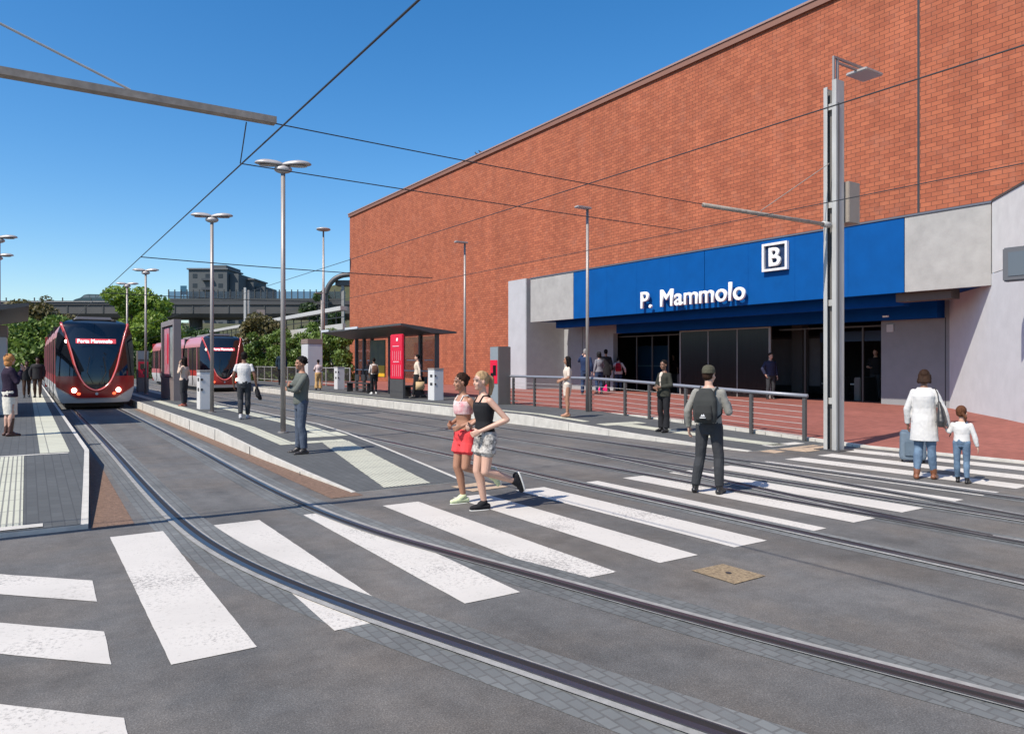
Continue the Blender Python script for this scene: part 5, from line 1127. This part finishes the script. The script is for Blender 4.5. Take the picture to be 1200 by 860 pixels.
# joggers
pj = dict(RUN_ST); pj.update(elR=(.24, -.14, 1.16), wrR=(.14, .12, 1.06), elL=(-.235, -.13, 1.15), wrL=(-.13, .14, 1.04), spreadR=(0, 0, 1), spreadL=(0, 0, 1), curl=1.2, hyaw=-8)
person('dark haired woman jogging in coral red shorts and pink white crop top', 545, 590, 0, 434, 236, pj, dict(top=(cloth('pink_print', (0.70, 0.62, 0.58), col2=(0.6, 0.22, 0.25), vs=14), 0, .50, .010), neck=.84, straps=WHT, trousers=(cloth('coral', (0.72, 0.065, 0.07), .08), .27, .02, .016), shoes=(cloth('pale_lime', (0.60, 0.66, 0.40)), 0, WSOLE)), 'bun', 'brown', 'tan', True, .008, True)
pj2 = dict(RUN_ST); pj2.update(elR=(.23, -.12, 1.16), wrR=(.13, .14, 1.06), elL=(-.27, -.15, 1.14), wrL=(-.12, .15, 1.00), spreadR=(0, 0, 1), spreadL=(0, 0, 1), curl=1.2, hyaw=5)
person('blonde woman with ponytail jogging in black tank top and patterned white shorts', 569, 598, 0, 432, 240, pj2, dict(top=(BLK, 0, .0, .012), neck=.82, straps=BLK, trousers=(cloth('leaf_print', (0.66, 0.62, 0.56), vs=24, col2=(0.03, 0.03, 0.035)), .23, .02, .018), shoes=(BLK, 0, WSOLE)), 'ponytail', 'blonde', 'light', True, .008, True)
# man with backpack
bp = person('man in grey jumper and olive cap on the crosswalk, seen from behind', 831, 578, 0, 428, 14, dict(knR=(.13, .02, .49), anR=(.14, 0, .09), knL=(-.13, .03, .49), anL=(-.19, 0, .09), elL=(-.28, -.05, 1.14), wrL=(-.29, .03, .90), elR=(.26, .02, 1.13), wrR=(.20, .22, 1.25), hyaw=-22, spreadR=(0, 0, 1)), dict(top=(cloth('grey_knit', (0.24, 0.235, 0.21), .07), .98, -.06, .02), trousers=(CHAR, .97, .012, .014), shoes=(BLKS, .06), cap=cloth('olive', (0.075, 0.072, 0.05))), 'crop', 'brown', 'light', False, .008, True)
worn('backpack', 'dark green grey backpack on the back of the man crossing', 'backpack', bp, backpack_parts(cloth('pack_dark', (0.040, 0.042, 0.040)), cloth('pack_dark2', (0.030, 0.031, 0.030))))
# mother and child
cw = person('woman in long white coat and jeans walking away hand in hand with a child', 1083, 561, 0, 432, 4, dict(elR=(.27, 0, 1.10), wrR=(.34, .05, .84), elL=(-.24, .0, 1.12), wrL=(-.24, .08, .87), H=(0, .05, 1.615), hpitch=-18, knL=(-.08, .04, .49), anL=(-.10, -.06, .09), anR=(.13, .06, .09)), dict(top=(WHT, .98, -.66, .030), topname='coat', neck=1.0, trousers=(JEAN, .93, .004, .010), shoes=(BROWNL, .22)), 'bob', 'brown', 'brown', True, .008)
def bagmk(t, sc, J, tring):
    def mk(bm): loft(bm, [(Vector((.245, -.10, .86)), Vector((.06, 0, 0)), Vector((0, .16, 0))), (Vector((.25, -.10, .95)), Vector((.075, 0, 0)), Vector((0, .17, 0))), (Vector((.235, -.09, 1.12)), Vector((.05, 0, 0)), Vector((0, .12, 0))), (Vector((.21, -.08, 1.25)), Vector((.02, 0, 0)), Vector((0, .07, 0)))], 18, 2.6)
    blob('bag_body', mk, .009, mat('bag_black', (0.028, 0.026, 0.025), 0.45, var=.2), t, sc, 2, .006)
    def mk2(bm):
        for dy in (-.05, .05):
            pt = [Vector((.21, -.08+dy, 1.24)), Vector((.19, -.05+dy*.6, 1.38)), Vector((.15, -.02+dy*.4, 1.455)), Vector((.18, .02+dy*.4, 1.40))]
            for a, b in zip(pt, pt[1:]): cap(bm, a, b, .010, .010, 8)
    blob('handle', mk2, .008, BLKS, t, sc, 1)
worn('shoulder_bag', 'black leather shoulder bag hanging on the white coated woman', 'handbag', cw, bagmk)
person('small child in white jumper, blue jeans and black boots beside the white coated woman', 1127, 566, 0, 475, 12, dict(elL=(-.24, .0, 1.16), wrL=(-.32, .08, 1.20), elR=(.25, .0, 1.10), wrR=(.30, .04, .84), H=(0, .02, 1.585), hs=1.34, N=(0, -.01, 1.40), knR=(.09, .03, .49), anL=(-.10, .10, .09), hyaw=-10), dict(top=(WHT, .98, -.02, .022), trousers=(JEAN, .95, .006, .012), shoes=(BLKS, .25)), 'sidepony', 'auburn', 'light', False, .010, build=.92)
sx, sy = G(1068, 542, 0)
sc_ = thing('suitcase', 'blue grey soft suitcase standing left of the white coated woman', 'suitcase', (sx+.05, sy, 0), -YAW-R(26))
def mk(bm): loft(bm, [(Vector((0, 0, .05)), Vector((.19, 0, 0)), Vector((0, .11, 0))), (Vector((0, 0, .10)), Vector((.205, 0, 0)), Vector((0, .125, 0))), (Vector((0, 0, .50)), Vector((.20, 0, 0)), Vector((0, .12, 0))), (Vector((0, 0, .55)), Vector((.17, 0, 0)), Vector((0, .09, 0)))], 24, 4)
blob('case_body', mk, .012, cloth('case_blue', (0.13, 0.17, 0.21)), sc_, 1, 2, .005)
obj('pocket', box(BM(), (-.13, -.150, .12), (.13, -.118, .36), .012), cloth('case_blue2', (0.10, 0.135, 0.17)), sc_)
obj('handle', tube(BM(), [(-.07, .08, .55), (-.07, .08, .95), (.07, .08, .95), (.07, .08, .55)], .009, 8), BLKS, sc_)
for s in (-1, 1): obj('wheel', tube(BM(), [(s*.16-.015, 0, .03), (s*.16+.015, 0, .03)], .03, 12), BLKS, sc_)
# suit woman
person('woman in dark suit standing on the platform ramp by the railing', 778, 506, .115, 421, 222, dict(elR=(.23, .0, 1.13), wrR=(.06, .20, 1.05), elL=(-.23, .0, 1.13), wrL=(-.05, .21, 1.09), spreadR=(0, 0, 1), spreadL=(0, 0, 1), anR=(.09, -.02, .09), anL=(-.09, .02, .09), hyaw=6), dict(top=(cloth('suit_olive', (0.035, 0.036, 0.028)), .96, -.18, .024), topname='jacket', neck=.95, blouse=CREAMC, trousers=(BLK, .98, .035, .014), shoes=(BLKS, 0)), 'bun', 'black', 'brown', True, .009, True)
# blouse front as a part would sit under the jacket
# cream dress woman
person('woman with long dark hair in cream dress waiting by the slim platform lamp', 665, 488, .27, 417, 262, dict(elR=(.22, .0, 1.13), wrR=(.09, .20, 1.06), elL=(-.22, .0, 1.13), wrL=(-.07, .21, 1.04), spreadR=(0, 0, 1), spreadL=(0, 0, 1), anR=(.07, -.02, .09), anL=(-.07, .02, .09)), dict(top=(CREAMC, .42, -.02, .012), topname='dress_top', skirt=(CREAMC, .60, -.02, .1), shoes=(mat('tan_leather', (0.40, 0.2, 0.12), .5),)), 'long', 'black', 'tan', True, .010, True)
# crossed arms man
person('man in grey green shirt and blue trousers standing with crossed arms', 353, 532, .10, 417, 256, dict(elR=(.235, .15, 1.17), wrR=(-.05, .235, 1.24), elL=(-.235, .15, 1.16), wrL=(.07, .215, 1.17), spreadR=(0, 0, 1), spreadL=(0, 0, 1), knR=(.11, .02, .49), anR=(.13, .02, .09), knL=(-.10, .02, .49), anL=(-.12, -.02, .09), hyaw=8, curl=.3), dict(top=(cloth('grey_green', (0.115, 0.125, 0.11), .08), .96, -.10, .020), trousers=(SLATE, .97, .010, .014), shoes=(mat('dark_leather', (0.03, 0.025, 0.023), .45), 0)), 'curly', 'black', 'tan', False, .008, True)
# white tee man
tm = person('man in white T-shirt and dark trousers walking away along the island platform', 286, 491, .25, 412, 6, dict(elR=(.27, -.04, 1.13), wrR=(.30, .02, .90), elL=(-.26, -.04, 1.13), wrL=(-.26, .05, .90), knR=(.09, .05, .49), anR=(.08, .10, .09), knL=(-.09, .02, .50), anL=(-.07, -.14, .11)), dict(top=(WHT, .27, -.05, .020), trousers=(CHAR, .95, .008, .013), shoes=(cloth('sneaker', (0.5, 0.5, 0.5)), 0)), 'crop', 'black', 'brown', False, .009)
def jk(t, sc, J, tring):
    def mk(bm): loft(bm, [(Vector((.31, .03, .86)), Vector((.03, 0, 0)), Vector((0, .03, 0))), (Vector((.32, .03, .74)), Vector((.06, 0, 0)), Vector((0, .09, 0))), (Vector((.36, .0, .60)), Vector((.07, 0, 0)), Vector((0, .11, 0))), (Vector((.40, -.02, .50)), Vector((.04, 0, 0)), Vector((0, .07, 0)))], 14)
    blob('folded_cloth', mk, .010, BLK, t, sc, 1, .02, 14)
worn('jacket', 'black jacket dangling from the hand of the man in the white T-shirt', 'jacket', tm, jk)
person('woman in beige blouse and dark jeans on the phone beside the poster board', 216, 476, .25, 418, 305, dict(elR=(.25, -.02, 1.14), wrR=(.16, .10, 1.02), elL=(-.25, .05, 1.20), wrL=(-.11, .10, 1.52), knR=(.07, .02, .49), anR=(.05, .0, .09), anL=(-.05, .0, .09)), dict(top=(cloth('beige_blouse', (0.55, 0.42, 0.33)), .95, -.05, .02), trousers=(CHAR, .96, .012, .014), shoes=(mat('rust_shoe', (0.30, 0.08, 0.05), .5), 0)), 'longwavy', 'black', 'brown', True, .010)
# nearside woman
person('woman in orange headscarf, dark purple jacket, white skirt and brown boots', 11, 511, .27, 414, 72, dict(elR=(.22, .07, 1.15), wrR=(.05, .21, 1.42), elL=(-.22, .07, 1.15), wrL=(-.02, .23, 1.38), spreadR=(0, 0, 1), spreadL=(0, 0, 1)), dict(top=(cloth('purple_black', (0.028, 0.018, 0.035), .2), .95, -.22, .030), topname='jacket', skirt=(cloth('white_skirt', (0.68, 0.64, 0.55)), .46, -.0), shoes=(mat('boot_brown', (0.075, 0.03, 0.02), .4), .75), scarf=cloth('orange_scarf', (0.50, 0.23, 0.08))), 'short', 'brown', 'light', True, .010, True)
DG = cloth('dark_coat', (0.028, 0.028, 0.03))
person('person in dark coat walking on the nearside platform, nearer the hedge edge', 31, 466, .27, 421, 175, dict(N=(0, .05, 1.44), H=(0, .12, 1.57), knR=(.1, .12, .5), anR=(.1, .16, .09), knL=(-.1, .02, .5), anL=(-.1, -.2, .12)), dict(top=(DG, .96, -.30, .04), topname='coat', trousers=(cloth('dark_brown', (0.06, 0.035, 0.025)), .96, 0, .01), shoes=(BLKS,)), 'short', 'black', 'dark', False, .012)
person('person in dark coat walking on the nearside platform, nearer the arriving tram', 44, 466, .27, 418, 185, dict(knR=(.1, .02, .5), anR=(.1, -.12, .10), knL=(-.1, .1, .5), anL=(-.1, .14, .09), elR=(.27, 0, 1.14)), dict(top=(DG, .96, -.30, .04), topname='coat', trousers=(cloth('dark_brown', (0.06, 0.035, 0.025)), .96, 0, .01), shoes=(BLKS,)), 'short', 'black', 'dark', False, .012)
# far platform people
person('woman in white top and wide tan trousers beside the tall service column', 373, 457, .27, 421, 350, dict(wrR=(.14, .18, 1.05), elR=(.24, .0, 1.13), elL=(-.24, .0, 1.13), wrL=(-.14, .18, 1.05)), dict(top=(cloth('blush', (0.65, 0.52, 0.50)), .40, .1, .018), trousers=(cloth('tan_wide', (0.48, 0.30, 0.13)), .98, .055, .03), shoes=(BLKS,)), 'bun', 'black', 'brown', True, .012)
sb = person('woman with brown rucksack standing inside the shelter near its far end', 438, 462, .27, 419, 345, dict(), dict(top=(cloth('white_blouse', (0.62, 0.56, 0.52)), .6, .0, .018), trousers=(BLK, .95, .0, .012), shoes=(WSOLE,)), 'bun', 'black', 'brown', True, .012)
worn('rucksack', 'small brown rucksack on the woman in the shelter', 'backpack', sb, backpack_parts(cloth('ruck_brown', (0.14, 0.075, 0.05)), cloth('ruck_brown2', (0.10, 0.05, 0.035)), .14, .38, .12, 1.20, False))
wb_ = person('woman in cream shirt and dark trousers walking in the shelter with a paper bag', 489, 467, .27, 415, 268, dict(elR=(.23, -.04, 1.13), wrR=(.22, .02, .90), elL=(-.25, -.08, 1.12), wrL=(-.27, -.10, .88), knR=(.09, .12, .52), anR=(.09, .16, .09), knL=(-.09, -.05, .5), anL=(-.09, -.28, .14)), dict(top=(cloth('cream_shirt', (0.60, 0.50, 0.40)), .95, .02, .018), trousers=(BLK, .95, .006, .013), shoes=(BLKS,)), 'bun', 'black', 'light', True, .011)
def pb(t, sc, J, tring):
    w0 = J['wrL']+Vector((-.02, 0, -.10)); bm = BM(); box(bm, (w0.x-.06, w0.y-.17, w0.z-.42), (w0.x+.06, w0.y+.17, w0.z-.10), .01); link_bm('bag_body', bm, cloth('kraft', (0.50, 0.36, 0.20)), t, sc)
    bm = BM(); tube(bm, [(w0.x, w0.y-.08, w0.z-.10), (w0.x, w0.y-.05, w0.z), (w0.x, w0.y+.05, w0.z), (w0.x, w0.y+.08, w0.z-.10)], .006, 6); link_bm('handle', bm, cloth('kraft', (0.5, .36, .2)), t, sc)
worn('paper_bag', 'tan paper shopping bag held by the woman in the shelter', 'shopping bag', wb_, pb)
person('dark figure standing in shade against the hedge, behind the nearest island lamp', 330, 451, .27, 410, 175, dict(), dict(top=(cloth('teal_dark', (0.015, 0.03, 0.045)), .96, -.35, .03), topname='coat', trousers=(BLK, .96, .0, .012), shoes=(BLKS,)), 'short', 'black', 'dark', False, .013)
# by the station entrance
def zf(px, py): return 0.20
g1 = dict(group=None)
def stationed(label, px, py, top, phi, pose, outfit, hair, hc, skin, fem): return person(label, px, py, .215, top, phi, pose, outfit, hair, hc, skin, fem, .012)
NAVY = cloth('navy', (0.018, 0.035, 0.085)); DEN = cloth('denim_dark', (0.03, 0.05, 0.10))
stationed('man with grey hair in navy jacket and jeans near the entrance pier, arm raised', 686, 463.5, 408.5, 8, dict(elL=(-.25, .10, 1.30), wrL=(-.12, .14, 1.54)), dict(top=(NAVY, .96, -.08, .03), trousers=(DEN, .96, .012, .016), shoes=(BLKS,)), 'crop', 'grey', 'light', False)
w2 = stationed('woman in dark cap and grey top beside the man in the navy jacket', 702, 462, 412, 330, dict(elR=(.24, .04, 1.15), wrR=(.08, .2, 1.15)), dict(top=(cloth('grey_top', (0.20, 0.20, 0.22)), .96, -.06, .025), trousers=(DEN, .96, .0, .014), shoes=(BLKS,), cap=BLK), 'bob', 'black', 'light', True)
stationed('man in black coat behind the couple at the station entrance', 710, 459.6, 409, 10, dict(), dict(top=(BLK, .96, -.5, .045), topname='coat', trousers=(BLK, .96, .0, .014), shoes=(BLKS,)), 'short', 'black', 'tan', False)
rw_ = stationed('woman in pale blouse with arms out at the station entrance', 725, 459, 417, 5, dict(elR=(.30, -.02, 1.16), wrR=(.33, .1, .95), elL=(-.33, -.02, 1.18), wrL=(-.48, .06, 1.02), hpitch=-30, H=(0, .06, 1.60)), dict(top=(cloth('pale_blouse', (0.62, 0.55, 0.56)), .96, -.15, .035), trousers=(DEN, .96, .0, .014), shoes=(BLKS,)), 'bob', 'black', 'light', True)
worn('red_backpack', 'red backpack on the woman in the pale blouse', 'backpack', rw_, backpack_parts(cloth('pack_red', (0.40, 0.015, 0.035)), cloth('pack_red2', (0.30, 0.01, 0.025)), .14, .42, .13, 1.22, False))
pbx, pby = G(708, 459.5, .215)
pbg = thing('duffel_bag', 'bright pink bag on the red paving by the station entrance', 'bag', (pbx, pby, .22), -YAW)
def mk(bm): loft(bm, [(Vector((0, 0, .0)), Vector((.27, 0, 0)), Vector((0, .14, 0))), (Vector((0, 0, .12)), Vector((.30, 0, 0)), Vector((0, .17, 0))), (Vector((.02, 0, .30)), Vector((.24, 0, 0)), Vector((0, .13, 0))), (Vector((.03, 0, .40)), Vector((.12, 0, 0)), Vector((0, .06, 0)))], 20, 2.6)
blob('bag_body', mk, .015, cloth('hot_pink', (0.72, 0.02, 0.16)), pbg, 1, 2, .012); obj('handle', tube(BM(), [(-.1, 0, .33), (-.06, 0, .48), (.08, 0, .48), (.12, 0, .33)], .012, 8), cloth('hot_pink', (.7, .02, .16)), pbg)
person('man in dark jacket leaning at the edge of the smoked glass screen', 903, 469, .2, 413, 150, dict(elR=(.32, .0, 1.16), wrR=(.24, .05, .95)), dict(top=(cloth('dark_blue', (0.03, 0.035, 0.07)), .96, -.1, .03), trousers=(CHAR, .96, .0, .014), shoes=(BLKS,)), 'short', 'brown', 'light', False, .012)
person('person in black shirt standing just inside the dark station doorway', 1026, 470, .15, 408, 200, dict(elR=(.25, .04, 1.15), wrR=(.10, .22, 1.12)), dict(top=(BLK, .5, -.1, .03), trousers=(CHAR, .96, .0, .014), shoes=(BLKS,)), 'short', 'brown', 'light', False, .012)
person('figure in the shadowed entrance behind the woman in the dark suit', 789, 457, .2, 415, 180, dict(), dict(top=(cloth('maroon_dark', (0.06, 0.03, 0.035)), .5, -.1, .03), trousers=(BLK, .96, .0, .014), shoes=(BLKS,)), 'long', 'brown', 'light', True, .013)
# blouse insert for the suit woman, birds on the roof edge
for px_, lab_ in ((558.5, 'small dark pigeon on the roof edge, farther from the tall post'), (563, 'small dark pigeon on the roof edge, nearer to the tall post')):
    u = (px_-600)/FF; d_ = (XB+.1)/(SS+u*CC); b_ = thing('bird', lab_, 'bird', (XB+.15, d_*(CC-u*SS), ZT+.10), R(40), 'pigeons on the roof edge')
    bm = BM(); loft(bm, [(Vector((0, -.17, .10)), Vector((.02, 0, 0)), Vector((0, 0, .015))), (Vector((0, -.06, .13)), Vector((.05, 0, 0)), Vector((0, 0, .05))), (Vector((0, .05, .16)), Vector((.06, 0, 0)), Vector((0, 0, .065))), (Vector((0, .12, .20)), Vector((.035, 0, 0)), Vector((0, 0, .04)))], 12); sph(bm, (0, .14, .26), (.035, .04, .035), 10); obj('body', bm, mat('pigeon_grey', (0.03, 0.03, 0.035), .7), b_, True)
    obj('leg', tube(BM(), [(.02, .03, 0), (.02, .03, .12)], .006, 6), BROWNL, b_); obj('leg', tube(BM(), [(-.02, .03, 0), (-.02, .03, .12)], .006, 6), BROWNL, b_)
